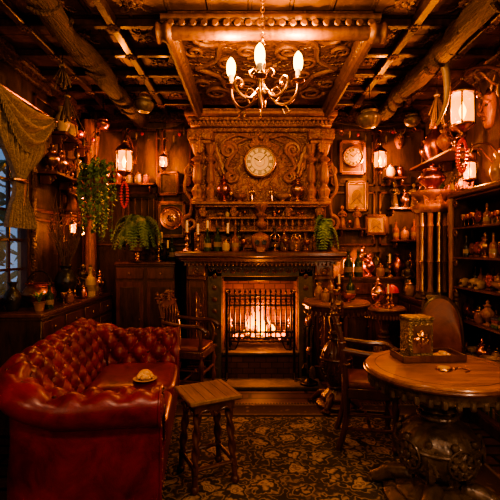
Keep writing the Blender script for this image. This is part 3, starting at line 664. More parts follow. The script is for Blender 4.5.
# ------------------------------------------------ SOFA
def sofa():
    b=B('chesterfield_sofa',(-.42,1.90,.006),math.radians(7))
    L_=1.85; yc0=.17;yc1=L_-.17;xb=-.73;rc=.14;xf=-.02
    path=[]
    def seg(p,q,n):
        for i in range(n): path.append((Vector(p).lerp(Vector(q),i/n)))
    seg((xf,yc0),(xb+rc,yc0),54)
    for i in range(14):
        a=-pi/2-(pi/2)*i/14; path.append(Vector((xb+rc+rc*math.cos(a),yc0+rc+rc*math.sin(a))))
    seg((xb,yc0+rc),(xb,yc1-rc),120)
    for i in range(14):
        a=pi-(pi/2)*i/14; path.append(Vector((xb+rc+rc*math.cos(a),yc1-rc+rc*math.sin(a))))
    seg((xb+rc,yc1),(xf,yc1),54); path.append(Vector((xf,yc1)))
    n=len(path); cum=[0]
    for i in range(1,n): cum.append(cum[-1]+(path[i]-path[i-1]).length)
    tot=cum[-1]
    def hgt(s):
        d=min(s,tot-s); t=max(0,min(1,(d-.45)/.4)); t=t*t*(3-2*t); return .70+.13*t
    def profile(Hh):
        r=.095; cxr=.05; P=[]
        z0=.34
        for k in range(18):
            t=k/18; P.append((-.115+.07*t-.02*math.sin(pi*t),z0+(Hh-r-z0)*t))
        for k in range(22):
            a=pi-k/21*(pi*1.45); P.append((cxr+r*math.cos(a),Hh-r+r*math.sin(a)))
        zc_=P[-1][1]; x_=P[-1][0]
        for k in range(1,9):
            t=k/8; P.append((x_+(.075-x_)*min(1,t*1.5)+.0,zc_-.01+(.09-zc_)*t))
        return P
    su,sv=.165,.19
    vs=[];btn=[]
    for i in range(n):
        d=(path[min(i+1,n-1)]-path[max(i-1,0)]).normalized(); o=Vector((-d.y,d.x))
        P=profile(hgt(cum[i])); J=len(P); v=0
        for j in range(J):
            if j: v+=math.hypot(P[j][0]-P[j-1][0],P[j][1]-P[j-1][1])
            pa=P[max(j-1,0)];pb=P[min(j+1,J-1)]
            tx,tz=pb[0]-pa[0],pb[1]-pa[1]; l=math.hypot(tx,tz) or 1
            nx,nz=-tz/l,tx/l
            w=min(1,max(0,(30-j)/6)) if j<30 else 0
            w*=min(1,cum[i]/.05,(tot-cum[i])/.05)
            A=(cum[i]-tot/2)/su+v/sv; Bq=(cum[i]-tot/2)/su-v/sv
            pf=(abs(math.sin(pi*A))*abs(math.sin(pi*Bq)))**.42
            disp=w*.058*(pf-.75)
            if j>=40: disp+=.004*math.sin(cum[i]*9+j)
            dd=P[j][0]+nx*disp; zz=P[j][1]+nz*disp
            q=path[i]+o*dd
            vs.append((q.x,q.y,zz))
    fs=[[i*J+j,(i+1)*J+j,(i+1)*J+j+1,i*J+j+1] for i in range(n-1) for j in range(J-1)]
    b.add(vs,fs,LE)
    for i in range(2,n-2):
        P=profile(hgt(cum[i])); v=0
        for j in range(1,28):
            v+=math.hypot(P[j][0]-P[j-1][0],P[j][1]-P[j-1][1])
            A=(cum[i]-tot/2)/su+v/sv; Bq=(cum[i]-tot/2)/su-v/sv
            if abs(A-round(A))<.075 and abs(Bq-round(Bq))<.075:
                q=Vector(vs[i*J+j])
                if all((q-x).length>.05 for x in btn): btn.append(q)
    for q in btn: b.sph(q,.0115,BTN,8)
    for e in(0,n-1):
        ring=[vs[e*J+j] for j in range(J)]
        c=Vector((0,0,0))
        for p in ring: c+=Vector(p)
        c/=len(ring); c.z=.5
        b.add(ring+[tuple(c)],[[k,k+1,len(ring)] for k in range(len(ring)-1)]+[[len(ring)-1,0,len(ring)]],LE)
        off=[(p[0]+.006,p[1],p[2]) for p in ring]
        b.tube(off,.008,LE,seg=6)
        yv=yc0-.05 if e==0 else yc1+.05
        for k in range(2,J-1): b.sph((off[k][0]+.006,off[k][1]*.9+yv*.1,off[k][2]*.985+.008),.0065,BR,6)
        b.lathe([(.06,0),(.058,.012),(.03,.02)],LE,T(xf+.0,yv,(.70-.095))@RY(pi/2),20); b.sph((xf+.02,yv,.605),.012,BR,8)
    b.bx(xb+.02,-.04,yc0-.02,yc1+.02,.09,.30,LE,.02)
    b.bx(-.10,-.015,yc0+.04,yc1-.04,.12,.31,LE,.025)
    for k in range(40): b.sph((-.012,yc0+.06+k*(yc1-yc0-.12)/39,.135),.006,BR,6)
    for k in range(34): b.sph((xf-.01-k*.0205,yc0-.078,.13),.006,BR,6)
    def cushion(x0,x1,y0,y1,z0,z1,m,e=.28):
        cx_,cy_,cz_=(x0+x1)/2,(y0+y1)/2,(z0+z1)/2
        def sp(x,e): return math.copysign(abs(x)**e,x)
        def fn(u,v):
            th=-pi+2*pi*u; ph=-pi/2+pi*v
            c=sp(math.cos(ph),.35)
            return (cx_+(x1-x0)/2*c*sp(math.cos(th),e),cy_+(y1-y0)/2*c*sp(math.sin(th),e),cz_+(z1-z0)/2*sp(math.sin(ph),.6))
        b.surf(fn,48,20,m)
    m_=(yc0+yc1)/2
    cushion(xb+.10,-.0,yc0+.085,m_-.001,.27,.45,LE); cushion(xb+.10,-.0,m_+.001,yc1-.085,.27,.45,LE)
    for x in(-.07,xb+.04):
        for y in(yc0+.03,yc1-.03):
            b.lathe(prof([(.018,0),(.03,.02),(.036,.05),(.022,.08),(.03,.10)],3),WD,T(x,y,0),14)
    return b.done()
sofa()
b=B('pastry_plate',(-.76,2.90,.458),.3)
b.lathe(prof([(.05,0),(.055,.004),(.085,.012),(.08,.014),(.05,.008)],3),CRM,seg=24)
b.tube(spline([(-.055,-.02,.022),(-.03,.015,.034),(0,.028,.04),(.03,.015,.034),(.055,-.02,.022)],5),lambda t:.010+.020*math.sin(pi*t),PAS,seg=10)
b.tube(spline([(-.03,-.04,.02),(0,-.02,.03),(.035,-.04,.02)],5),lambda t:.008+.013*math.sin(pi*t),PAS,seg=10); b.done()
# ------------------------------------------------ rug
RX0,RX1,RY0,RY1=-.95,1.55,1.1,3.62
hx,hy=(RX1-RX0)/2,(RY1-RY0)/2
b=B('floral_rug',((RX0+RX1)/2,(RY0+RY1)/2,0)); b.bx(-hx,hx,-hy,hy,0,.006,rugmat(hx,hy),.002)
for i in range(90):
    x=-hx+(i+.5)*2*hx/90
    for s in(-1,1): b.box((x,s*(hy+.02),.003),(.007,.05,.004),LBL,None,.001)
b.done()
# ------------------------------------------------ side table
b=B('barley_twist_side_table',(-.262,2.46,.006),math.radians(27))
WS=mat('wood_side_table_top',(.18,.09,.035),(.38,.21,.085),.4,0,4,(8,1,1),.2,60,.002)
b.box((0,0,.52),(.325,.325,.026),WS,b=.008); b.box((0,0,.505),(.305,.305,.012),WM,b=.004)
b.box((0,0,.475),(.255,.255,.06),WM,b=.006)
for k in range(5): b.box((-.13+k*.065,0,.5335),(.002,.32,.001),WD,b=.0003)
for q in range(4):
    Mq=RZ(q*pi/2)
    for s in(-1,1): b.tube([Mq@Vector((s*.06+ s*.04*math.cos(t),-.131,.455+.03*math.sin(t)-.02)) for t in [pi*k/10 for k in range(11)]],.008,WM)
    b.sph(tuple(Mq@Vector((0,-.13,.44))),.016,WM,8)
for sx in(-1,1):
    for sy in(-1,1):
        lean=Matrix(((1,0,-sx*.07,sx*.03),(0,1,-sy*.07,sy*.03),(0,0,1,0),(0,0,0,1)))
        M=T(sx*.10,sy*.10,0)@lean
        b.lathe([(.017,0),(.026,.015),(.026,.03),(.014,.045)],WM,M,14)
        b.box((0,0,.125),(.036,.036,.05),WM,M)
        b.lathe([(.017,.04),(.017,.10)],WM,M,14)
        b.lathe([(.0195,.15+i*.0065) for i in range(46)],WM,M,18,2,.32,62)
        b.box((0,0,.46),(.036,.036,.03),WM,M)
for s in(-1,1):
    b.tube([(s*.122,-.122,.125),(s*.122,.122,.125)],.012,WM); b.tube([(-.122,s*.122,.125),(.122,s*.122,.125)],.012,WM)
b.done()
# ------------------------------------------------ round tables
def round_table(name,loc,r,h,topm=WT,ps=1.0,m=BZ):
    b=B(name,loc)
    b.lathe([(r*.98,h-.035),(r,h-.028),(r,h-.01),(r*.985,h)],topm,None,64)
    b.ring((0,0,h-.022),r,.012,WM,'z',64)
    b.ring((0,0,h),r*.86,.0015,WD,'z',64,5)
    b.lathe([(r*.9,h-.10),(r*.93,h-.09),(r*.93,h-.05),(r*.95,h-.035)],m,None,128,40,.012)
    for k in range(36):
        a=2*pi*k/36
        b.lathe(prof([(.002,-.015),(.012,-.008),(.016,0),(.012,.03)],3),m,T(r*.93*math.cos(a),r*.93*math.sin(a),h-.10),8)
    P=[(.21,.05),(.22,.075),(.17,.10),(.11,.13),(.10,.155),(.13,.175),(.19,.23),(.215,.31),(.20,.38),(.14,.44),(.085,.47),(.075,.50),(.10,.52),(.08,.545),(.10,.60),(.16,h-.09)]
    k_=h/.75
    b.lathe([(a*ps,z*(k_ if z<h-.1 else 1)) for a,z in prof(P,5)],m,None,64,14,.03)
    b.ring((0,0,.485*k_),.095*ps,.014,m,'z',32); b.ring((0,0,.345*k_),.216*ps,.012,m,'z',48); b.ring((0,0,.145*k_),.11*ps,.016,m)
    for k in range(10):
        a=2*pi*k/10
        b.leafc(RZ(a)@T(0,-.165*ps,.19*k_)@RX(.3),.14,.09*ps,m,.0)
        b.sph((.20*ps*math.cos(a+.3),.20*ps*math.sin(a+.3),.39*k_),.022*ps,m,8)
        for q in(-1,1): b.tube([(( .205*ps)*math.cos(a+q*.12+q*.1*math.sin(t*3)),(.205*ps)*math.sin(a+q*.12+q*.1*math.sin(t*3)),(.25+.11*t)*k_) for t in [i/8 for i in range(9)]],.009*ps,m,seg=6)
    for k in range(5):
        Mz=RZ(k*2*pi/5+.12)
        b.rosette((0,-.212*ps,.31*k_),.06*ps,m,'y',10,M0=Mz); b.ring((0,-.214*ps,.31*k_),.07*ps,.007*ps,m,'y',24,6,M=Mz)
    b.lathe([(.27*ps,.0),(.285*ps,.015),(.285*ps,.035),(.24*ps,.06)],m,None,48)
    for k in range(4):
        a=pi/4+k*pi/2+.2
        M=RZ(a)
        b.tube(spline([(.12*ps,0,.11),(.24*ps,0,.095),(.31*ps,0,.055),(.36*ps,0,.03)],5),lambda t:.055*ps*(1-.45*t),m,M,10)
        for q in(-.02,0,.02): b.sph((.37*ps*math.cos(a)-q*math.sin(a),.37*ps*math.sin(a)+q*math.cos(a),.02),.02,m,8,(1,1,.98))
    return b.done()
round_table('carved_round_table',(1.04,2.22,.006),.385,.75)
round_table('pedestal_bar_table',(.77,3.58,.006),.29,.94,WT,.62,WM)
round_table('pedestal_stand_table',(1.33,3.97,0),.20,.84,WT,.5,WM)
tz=.756
b=B('wooden_tray',(1.05,2.37,tz+.0015),.08)
b.box((0,0,.008),(.38,.18,.016),WM)
for s in(-1,1): b.box((0,s*.085,.024),(.38,.012,.03),WM); b.box((s*.184,0,.024),(.012,.18,.03),WM)
b.done()
b=B('embossed_tin',(.985,2.37,tz+.018),.15)
TIN=mat('tin_embossed',(.16,.11,.06),(.42,.3,.17),.4,.6,18,carve=.5,cscale=30)
b.box((0,0,.11),(.15,.12,.22),TIN,b=.01); b.box((0,0,.226),(.157,.127,.022),TIN,b=.008); b.box((0,0,.004),(.157,.127,.008),TIN,b=.003)
b.box((0,-.061,.11),(.115,.004,.16),BR,b=.002); b.rosette((0,-.063,.11),.045,BR); b.done()
b=B('cookie_pile',(1.13,2.36,tz+.018))
for i,(x,y,z) in enumerate(((-.025,0,0),(.03,.012,0),(0,-.03,0),(.005,0,.014))): b.lathe(prof([(.022,0),(.026,.007),(.02,.014)],3),PAS,T(x,y,z),14)
b.done()
b=B('pocket_watch',(1.04,2.15,tz)); b.lathe(prof([(.036,0),(.042,.006),(.038,.014)],3),BR,seg=24); b.lathe([(.032,.0135),(.03,.0155)],CRM,seg=24); b.ring((.052,0,.007),.01,.002,BR)
b.tube(spline([(.06,0,.004),(.10,.03,.003),(.13,-.02,.003),(.09,-.05,.003)],6),.003,BR,seg=6); b.done()
b=B('bar_table_drinkware')
for k,x,y,s,m in(('jar',.66,3.50,.8,CER),('goblet',.75,3.46,.9,BR),('bowl',.86,3.50,.75,CU),('bottle',.74,3.66,.95,AMB),('bottle',.92,3.66,1.0,GRN),('vase',.63,3.66,.6,CER),('candle',.83,3.72,.9,BR)): put(b,k,x,y,.948,s,m)
b.done()
b=B('stand_table_trinkets'); put(b,'urn',1.28,4.0,.842,1.1,BR); put(b,'goblet',1.22,3.88,.842,1.0,CU); put(b,'candle',1.33,3.85,.842,.9,BR); b.done()
# ------------------------------------------------ chairs
def chair(name,loc,rz,arms=False,seatm=LEA2,hb=1.0,w=.44,round_back=False,m=WM):
    b=B(name,loc,rz); h=w/2-.025
    for sx in(-1,1):
        b.lathe(prof([(.016,0),(.026,.03),(.016,.06),(.028,.12),(.016,.2),(.026,.30),(.016,.36),(.026,.40)],4),m,T(sx*h,-h,0),14)
        P=spline([(sx*h,h+.05,0),(sx*h,h,.2),(sx*h,h,.45),(sx*h*1.0,h+.03,.75),(sx*h*.98,h+.08,hb)],6); b.tube(P,.021,m,seg=8)
        b.lathe(prof([(.02,0),(.028,.02),(.014,.035),(.022,.055),(.002,.085)],3),m,T(sx*h*.98,h+.08,hb-.01),12)
        for z in (.6,.75,.88): b.ring((sx*h,h+.03+(z-.75)*.2,z),.024,.008,m)
        b.tube([(sx*h,-h,.15),(sx*h,h+.01,.15)],.012,m); b.tube([(sx*h,-h,.25),(sx*h,h,.25)],.010,m)
        if arms:
            b.tube(spline([(sx*h,-h+.02,.43),(sx*(h+.02),-h+.0,.55),(sx*(h+.01),-h+.03,.66)],5),.016,m)
            b.tube(spline([(sx*h,h+.03,.70),(sx*(h+.02),0,.675),(sx*(h+.02),-h+.02,.67),(sx*(h+.02),-h-.05,.63)],6),.021,m)
            b.scroll((sx*(h+.02),-h-.05,.61),.03,m,1.2,.014,1,pi/2,'x')
    b.tube([(-h,0,.15),(h,0,.15)],.012,m); b.tube([(-h,-h,.22),(h,-h,.22)],.014,m)
    for s in(-1,1):
        b.box((0,s*h,.40),(2*h,.035,.07),m); b.box((s*h,0,.40),(.035,2*h,.07),m)
    def fn(u,v):
        th=-pi+2*pi*u; ph=-pi/2+pi*v
        sp=lambda x,e: math.copysign(abs(x)**e,x)
        c=sp(math.cos(ph),.4); return ((h+.015)*c*sp(math.cos(th),.3),(h+.01)*c*sp(math.sin(th),.3),.45+.035*sp(math.sin(ph),.7))
    b.surf(fn,32,12,seatm)
    yb=lambda z:h+.03+(z-.75)*.2
    if round_back:
        def fb(u,v):
            a=pi*u; ww=(h+.03)*math.cos(a)
            return (ww, yb(.6+.3*math.sin(a)*v)-.02-.03*math.sin(pi*v), .52+(hb+.02-.52)*math.sin(a)**.6*v)
        b.surf(fb,24,8,seatm)
        b.surf(lambda u,v:(lambda p:(p[0],p[1]+.05,p[2]))(fb(u,v)),24,8,seatm)
        b.tube([tuple(Vector(fb(k/24,1))+Vector((0,.025,0))) for k in range(25)],.026,m)
    else:
        for z,hh in ((hb-.06,.09),(.60,.05)): b.box((0,yb(z),z),(2*h,.022,hh),m)
        for k in range(-2,3):
            b.lathe(prof([(.008,.62),(.013,.68),(.008,.72),(.014,.78),(.008,.84),(.012,hb-.1)],3),m,T(k*h*.38,yb(.77),0),10)
        b.leafc(T(0,yb(hb)-.01,hb-.03),.11,.16,m,.0)
        for s in(-1,1): b.scroll((s*h*.5,yb(hb),hb+.0),.045,m,1.4,.014,s,pi/2-s*pi/2)
    return b.done()
chair('carved_dining_chair',(.86,2.92,.006),math.radians(80),True,LEA2,.94,.38)
chair('carved_armchair',(-.60,3.99,0),math.radians(78),True,LEA2,.92,.42)
chair('round_back_chair',(1.58,3.32,0),math.radians(-25),False,LEA2,.96,.32,True,WD)
# ------------------------------------------------ cabinets
def cabinet(name,x0,x1,y0,y1,h,face,doors=2,m=WD,m2=WM):
    b=B(name,((x0+x1)/2,(y0+y1)/2,0)); a,c=(x1-x0)/2,(y1-y0)/2
    b.bx(-a+.01,a-.01,-c+.01,c-.005,.06,h-.03,m); b.bx(-a,a,-c,c,0,.07,m,.01); b.bx(-a,a,-c,c,h-.035,h,m2,.01)
    b.bx(-a+.004,a-.004,-c+.004,c,h-.055,h-.035,m,.006)
    if face=='-y': F=lambda u,z,d:(u,-c+.01-d,z); L_=2*a
    elif face=='+x': F=lambda u,z,d:(a-.01+d,u,z); L_=2*c
    else: F=lambda u,z,d:(-a+.01-d,u,z); L_=2*c
    w=L_/doors
    def slab(u,z,du,dz,d,mm):
        b.box(F(u,z,0),(du,d,dz) if face=='-y' else (d,du,dz),mm,b=.004)
    for k in range(doors):
        u=-L_/2+w*(k+.5)
        slab(u,h-.13,w-.04,.12,.018,m2)
        slab(u,(h-.2)/2+.03,w-.04,h-.30,.018,m2); slab(u,(h-.2)/2+.03,w-.12,h-.42,.03,m)
        b.sph(F(u,h-.13,.018),.012,BR,8); b.sph(F(u+w*.32,(h-.2)/2+.1,.018),.011,BR,8)
    return b.done()
cabinet('window_sideboard',-1.97,-1.56,3.0,4.55,.92,'+x',4)
cabinet('carved_cabinet',-1.5,-.82,4.42,4.765,1.27,'-y',2)
cabinet('sideboard',1.02,2.06,4.42,4.765,1.10,'-y',3)
cabinet('bar_counter',1.62,2.07,3.72,4.38,.92,'-x',2)
b=B('copper_cauldron',(-1.80,3.42,.92)); b.lathe(prof([(.07,0),(.075,.012),(.12,.06),(.135,.11),(.11,.16),(.095,.175),(.115,.195),(.10,.19),(.08,.17),(.085,.14)],4),CU,seg=32)
b.tube([(.105*math.cos(a),0,.18+.12*math.sin(a)) for a in [pi*k/16 for k in range(17)]],.006,IR); b.done()
b=B('tall_vase_with_branches',(-1.75,3.80,.92))
b.lathe(prof([(.06,0),(.065,.012),(.05,.03),(.095,.14),(.10,.20),(.07,.27),(.045,.30),(.06,.33),(.05,.328),(.035,.30),(.035,.26)],4),BLK,seg=32)
rr=random.Random(11)
for i in range(28):
    a=rr.uniform(0,6.28); sp=rr.uniform(.05,.24); h=rr.uniform(.25,.7)
    e=Vector((sp*math.cos(a)*.8,sp*math.sin(a),.32+h))
    P=spline([(0,0,.22),(e.x*.2,e.y*.2,.34),(e.x*.6+rr.uniform(-.03,.03),e.y*.6,.32+h*.5),tuple(e)],5)
    b.tube(P,lambda t:.007*(1-.75*t),TWIG,seg=5)
    for k in range(4):
        q=P[int(len(P)*(.45+.13*k))]; b.tube([q,q+Vector((rr.uniform(-.07,.07),rr.uniform(-.07,.07),rr.uniform(.03,.1)))],[.003,.001],TWIG,seg=4)
b.done()
b=B('sideboard_bottles'); z=.92
for k,x,y,s,m in(('bottle',-1.66,4.16,1.4,CRM),('jar',-1.66,3.98,.95,CU),('jar',-1.90,4.06,1,CER),('candle',-1.9,4.2,1.3,BR),('vase',-1.85,4.4,1.1,CU),('jar',-1.64,3.63,.85,AMB),('goblet',-1.64,3.52,.85,BR),('vase',-1.87,3.15,.9,BLK),('bottle',-1.66,4.28,1.1,AMB),('urn',-1.66,4.42,1.0,BR),('bottle',-1.64,3.27,.9,GRN),('figurine',-1.78,4.27,1.0,BZ),('inst',-1.78,4.06,.9,BR),('plant',-1.66,3.15,1.0,CER)): put(b,k,x,y,z,s,m)
b.done()
b=B('cabinet_bottles'); rowin(b,-1.08,-.84,4.50,1.27,.9,1.25,['bottle','jar','candle','vase']); rowin(b,-1.08,-.84,4.64,1.27,1.2,1.5,['bottle','candle','figurine']); b.done()
def fern(name,loc,potm,n=30,L0=.3,st=0):
    b=B(name,loc)
    if st: b.lathe(prof([(.09,0),(.09,.015),(.03,.03),(.04,st*.5),(.03,st-.02),(.08,st)],4),BR,seg=24)
    b.M=T(0,0,st)
    b.lathe(prof([(.06,0),(.065,.01),(.085,.10),(.095,.13),(.085,.128),(.075,.11)],3),potm,seg=24); b.lathe([(.078,.105),(.06,.115)],TWIG,seg=16)
    rr=random.Random(9)
    for i in range(n):
        a=2*pi*i/n+rr.uniform(-.2,.2); L_=L0*rr.uniform(.6,1.1); up=rr.uniform(.10,.34)
        P=spline([(0,0,.11),(L_*.3*math.cos(a),L_*.3*math.sin(a),.12+up*.8),(L_*.75*math.cos(a),L_*.75*math.sin(a),.12+up*.7),(L_*math.cos(a),L_*math.sin(a),.12+up*.7-.19)],7)
        b.tube(P,.0022,LEAF,seg=4)
        for k in range(3,len(P)-1):
            t=(P[k+1]-P[k-1]).normalized(); sd=t.cross(Vector((0,0,1)))
            if sd.length<.01: continue
            sd.normalize(); wl=.055*math.sin(pi*(k/len(P))**.8)+.008
            for s in(-1,1):
                q=P[k]; e=q+sd*s*wl+t*wl*.3-Vector((0,0,wl*.25)); ww=t*.009
                b.add([q-ww,q+ww,e+ww*.3,e-ww*.5],[[0,1,2,3]],LEAF)
    return b.done()
fern('potted_fern',(-1.26,4.48,1.27),CER,90,.27,.12)
fern('mantel_fern',(.80,4.28,1.386),BLK,26,.14)
b=B('hanging_ivy_basket',(-1.55,4.0,0))
b.tube([(0,0,2.33),(0,0,H)],.003,IR)
for k in range(3):
    a=k*2.1; b.tube([(0,0,2.36),(.09*math.cos(a),.09*math.sin(a),2.12)],.0025,IR,seg=5)
b.lathe(prof([(.02,2.01),(.06,2.03),(.095,2.12),(.085,2.12),(.05,2.05)],3),CU)
rr=random.Random(4)
for i in range(30):
    a=rr.uniform(0,6.28);q=rr.uniform(.07,.18);L_=rr.uniform(.12,.62)
    P=spline([(.03*math.cos(a),.03*math.sin(a),2.10),(q*math.cos(a),q*math.sin(a),2.17+rr.uniform(0,.14)),(q*1.2*math.cos(a),q*1.2*math.sin(a),2.1-L_*.4),(q*1.1*math.cos(a),q*1.1*math.sin(a)+.02,2.12-L_)],6)
    b.tube(P,.002,LEAF,seg=4)
    for p in P[2:]:
        for _ in range(2):
            M=T(*p)@RZ(rr.uniform(0,6.3))@RX(rr.uniform(-1.4,-.2)); z_=rr.uniform(.025,.042)
            b.surf(lambda u,v:((v-.5)*z_*.9*math.sin(pi*min(1,u+.08))**.6,u*z_,.006*math.cos(pi*v)),4,2,LEAF,M)
b.done()
# curtain
b=B('lace_curtain',(XL+.05,0,0))
def cur(u,v):
    z=2.60-v*1.02
    pin=1-.80*math.exp(-((v-.62)/.22)**2); pin=min(1,pin) if v<.62 else max(.2,pin*.6)
    y=2.98+(1-pin)*.30+u*.72*pin
    x=.05+.028*math.sin(u*2*pi*9+v*2)*(.6+.6*pin)
    return (x,y,z-.12*math.sin(pi*u)*(1-v)*.6*(1 if v>.02 else 0))
b.surf(cur,130,44,CUR)
def sw(u,v):
    y=2.85+u*.92; z=2.64-(.06+.30*v)*math.sin(pi*u)-.02*v
    return (.11+.05*math.sin(v*pi*5+u)*1.0*math.sin(pi*u)+.02*v,y,z)
b.surf(sw,40,40,CUR)
for k in range(40):
    u=(k+.5)/40; p=Vector(sw(u,1)); b.tube([p,p+Vector((0,0,-.05))],[.004,.006],CUR,seg=5)
b.tube([(.06,2.75,2.65),(.06,3.85,2.65)],.016,BR); b.sph((.06,3.87,2.65),.028,BR); b.sph((.06,2.73,2.65),.028,BR)
for y in (2.80,3.80): b.bx(-.05,.06,y-.01,y+.01,2.64,2.66,BR)
b.ring((.05,3.29,1.97),.085,.014,BR,'z',20,6,sx=.6)
for k in range(9): b.tube([(.05+.004*k,3.34,1.97),(.06,3.35+.006*(k-4),1.77)],.004,BR,seg=5)
b.done()
# ------------------------------------------------ frames on back wall
def frame(name,x,z,w,h,inner=PAP,m=WM,y=YB-.026,draw=True):
    b=B(name,(x,y,z)); d=.035;t=.035
    b.box((0,-.008,0),(w,.014,h),inner,b=.002)
    for s in(-1,1):
        b.box((s*(w/2),-d/2,0),(t,d,h+t),m,b=.008); b.box((0,-d/2,s*h/2),(w+t,d,t),m,b=.008)
        b.box((s*(w/2-.02),-d/2,0),(.008,d*.8,h-.03),BR,b=.002); b.box((0,-d/2,s*(h/2-.02)),(w-.03,d*.8,.008),BR,b=.002)
    if draw:
        for k in range(5): b.ring((0,-.016,-.01),w*.07*(k+1)*.8,.002,TWIG,'y',24,4,sx=.8,sy=1.2)
        b.tube([(-w*.3,-.017,-h*.3),(0,-.017,-h*.05),(w*.3,-.017,-h*.3)],.003,TWIG,seg=4)
    return b
frame('framed_print',1.27,2.04,.24,.34).done()
frame('square_wall_frame',1.22,2.50,.28,.38,WM,WOP,draw=False).done()
clock('round_frame_clock',(1.22,YB-.045,2.50),.12,BR).done()
frame('small_framed_print',1.50,1.70,.24,.22).done()
frame('botanical_print',-.97,2.19,.22,.26,WD,WM).done()
frame('plate_frame',-.93,1.76,.30,.40,WD,WOP,draw=False).done()
b=B('decorative_plate',(-.93,YB-.045,1.78)); b.lathe(prof([(.03,0),(.09,.01),(.13,.03),(.135,.028),(.09,.018),(.03,.012)],4),CU,RX(pi/2),32); b.ring((0,-.03,0),.10,.006,BR,'y'); b.rosette((0,-.014,0),.05,BR); b.done()
b=B('carved_corner_column',(-1.86,4.67,0))
b.lathe(prof([(.09,0),(.09,.1),(.06,.14),(.075,.3),(.05,.9),(.08,.95),(.05,1.0),(.065,1.3),(.045,2.0),(.08,2.1),(.05,2.2),(.06,2.4),(.10,2.75),(.10,2.9)],4),WOP,None,32,8,.06,3)
b.done()
# ------------------------------------------------ right items
b=B('sideboard_curios'); rowin(b,1.05,1.62,4.50,1.10,1.0,1.4,['bottle','jar','candle','urn','figurine','inst','plant']); rowin(b,1.25,2.0,4.66,1.10,1.0,1.1,['bottle','vase','urn','figurine']); b.done()
b=B('table_lantern',(1.14,4.67,1.10)); lantern(b,T(0,0,.262),.9); b.lathe([(.05,0),(.05,.012),(.03,.02)],BR); o=b.done(); light(o,(1.14,4.64,1.22),12,.012,(1,.42,.10),'lantern_light')
b=B('red_table_lamp',(1.43,4.03,.842))
b.lathe(prof([(.04,0),(.042,.01),(.012,.03),(.02,.06),(.01,.09),(.012,.14)],3),BR); b.lathe(prof([(.07,.13),(.06,.17),(.03,.20),(.01,.21)],3),RED,seg=20); b.done()
b=B('brass_pipe_organ',(1.78,3.92,.92))
b.lathe(prof([(.15,0),(.16,.02),(.14,.05),(.15,.08)],3),BZ,seg=32)
for k in range(9):
    a=2*pi*k/9; b.lathe(prof([(.030,.06),(.030,.10),(.024,.12),(.024,.35),(.034,.37),(.024,.39),(.024,.68),(.034,.71),(.024,.74),(.028,.86)],2),BR if k%2 else WOP,T(.115*math.cos(a),.115*math.sin(a),0),14)
b.lathe(prof([(.05,.05),(.05,.9)],2),IR)
b.lathe(prof([(.15,.84),(.18,.88),(.17,.92),(.12,.95),(.14,.98),(.18,1.02),(.18,1.05)],3),WOP,None,40,12,.04)
b.lathe(prof([(.06,1.05),(.07,1.07),(.05,1.09),(.11,1.15),(.12,1.19),(.07,1.25),(.08,1.27),(.02,1.29),(.03,1.31),(.002,1.34)],3),CU,None,32,10,.05)
for k in range(8): b.leafc(RZ(k*pi/4)@T(0,-.15,.86),.14,.08,WOP,.2)
b.done()
b=B('counter_jars'); put(b,'jar',1.68,4.2,.92,1.1,CER); put(b,'bottle',1.80,4.25,.92,1.3,GRN); put(b,'figurine',1.70,4.30,.92,1.1,BZ); b.done()
b=B('bottle_shelf_unit',(0,0,0)); x0,x1,y0,y1=1.82,2.07,2.45,3.62
zs=[.1,.48,.80,1.08,1.34,1.60,1.86]
b.bx(x0,x1,y0,y0+.03,0,1.9,WD);b.bx(x0,x1,y1-.03,y1,0,1.9,WD);b.bx(x1-.015,x1,y0,y1,0,1.9,WD)
for z in zs: b.bx(x0,x1,y0,y1,z-.02,z,WM,.004)
b.bx(x0-.03,x1,y0-.02,y1+.02,1.86,1.91,WM,.012); b.bx(x0-.01,x1,y0,y1,0,.09,WD)
b.lathe(prof([(.03,.0),(.03,.1),(.02,.14),(.028,.5),(.02,.9),(.03,.95),(.02,1.0),(.025,1.6),(.03,1.86)],3),WOP,T(x0-.01,y1-.02,0),14)
for z in zs[1:]: b.scroll((x0-.005,y1-.09,z-.06),.035,WM,1.2,.01,1,0,'x')
b.done()
bk=B('shelf_books'); bb=B('shelf_curios')
for i,z in enumerate(zs[:-1]):
    if i in(0,):
        y=y0+.04
        while y<y1-.42:
            t=R.uniform(.018,.04);h=R.uniform(.75,1)*(.22 if i else .3);m=R.choice(BK)
            bk.box((1.94,y+t/2,z+h/2),(.14,t*.96,h),m,b=.004)
            for q in(.2,.8): bk.box((1.94-.0705,y+t/2,z+h*q),(.002,t*.9,.005),BR,b=.0005)
            y+=t
    a=y0+.06 if i else y1-.36
    rowin(bb,a,y1-.05,1.89,z,.75,.95,['bottle','jar','urn','goblet','gear','books','bowl','skull'],'y',face=-pi/2)
    rowin(bb,a,y1-.05,2.0,z,.7,.95,['bottle','jar'],'y')
bk.done(); bb.done()
b=B('shelf_top_vases'); rowin(b,2.6,3.22,1.90,1.91,.9,1.2,['urn','bottle','vase'],'y'); b.done()
def hs(nm,x0,x1,y0,y1,z,inward,nb=3):
    b=B(nm,(0,0,0)); b.bx(x0,x1,y0,y1,z-.03,z,WM,.008)
    xw=x1 if inward<0 else x0
    for i in range(nb):
        y=y0+.05+(y1-y0-.1)*i/(nb-1)
        b.bx(min(xw,xw+inward*.10),max(xw,xw+inward*.10),y-.012,y+.012,z-.12,z-.03,WM); b.scroll((xw+inward*.11,y,z-.07),.035,WM,1.3,.011,1,0)
    b.done()
def bs(nm,x0,x1,z,d=.13):
    b=B(nm,(0,0,0)); b.bx(x0,x1,YB-.027-d,YB-.027,z-.025,z,WM,.008)
    for x in (x0+.05,x1-.05): b.bx(x-.012,x+.012,YB-.12,YB-.027,z-.10,z-.025,WM); b.scroll((x,YB-.12,z-.06),.03,WM,1.3,.01,1,0,'x')
    b.done()
hs('display_shelf',1.84,2.095,3.66,4.62,2.34,-1)
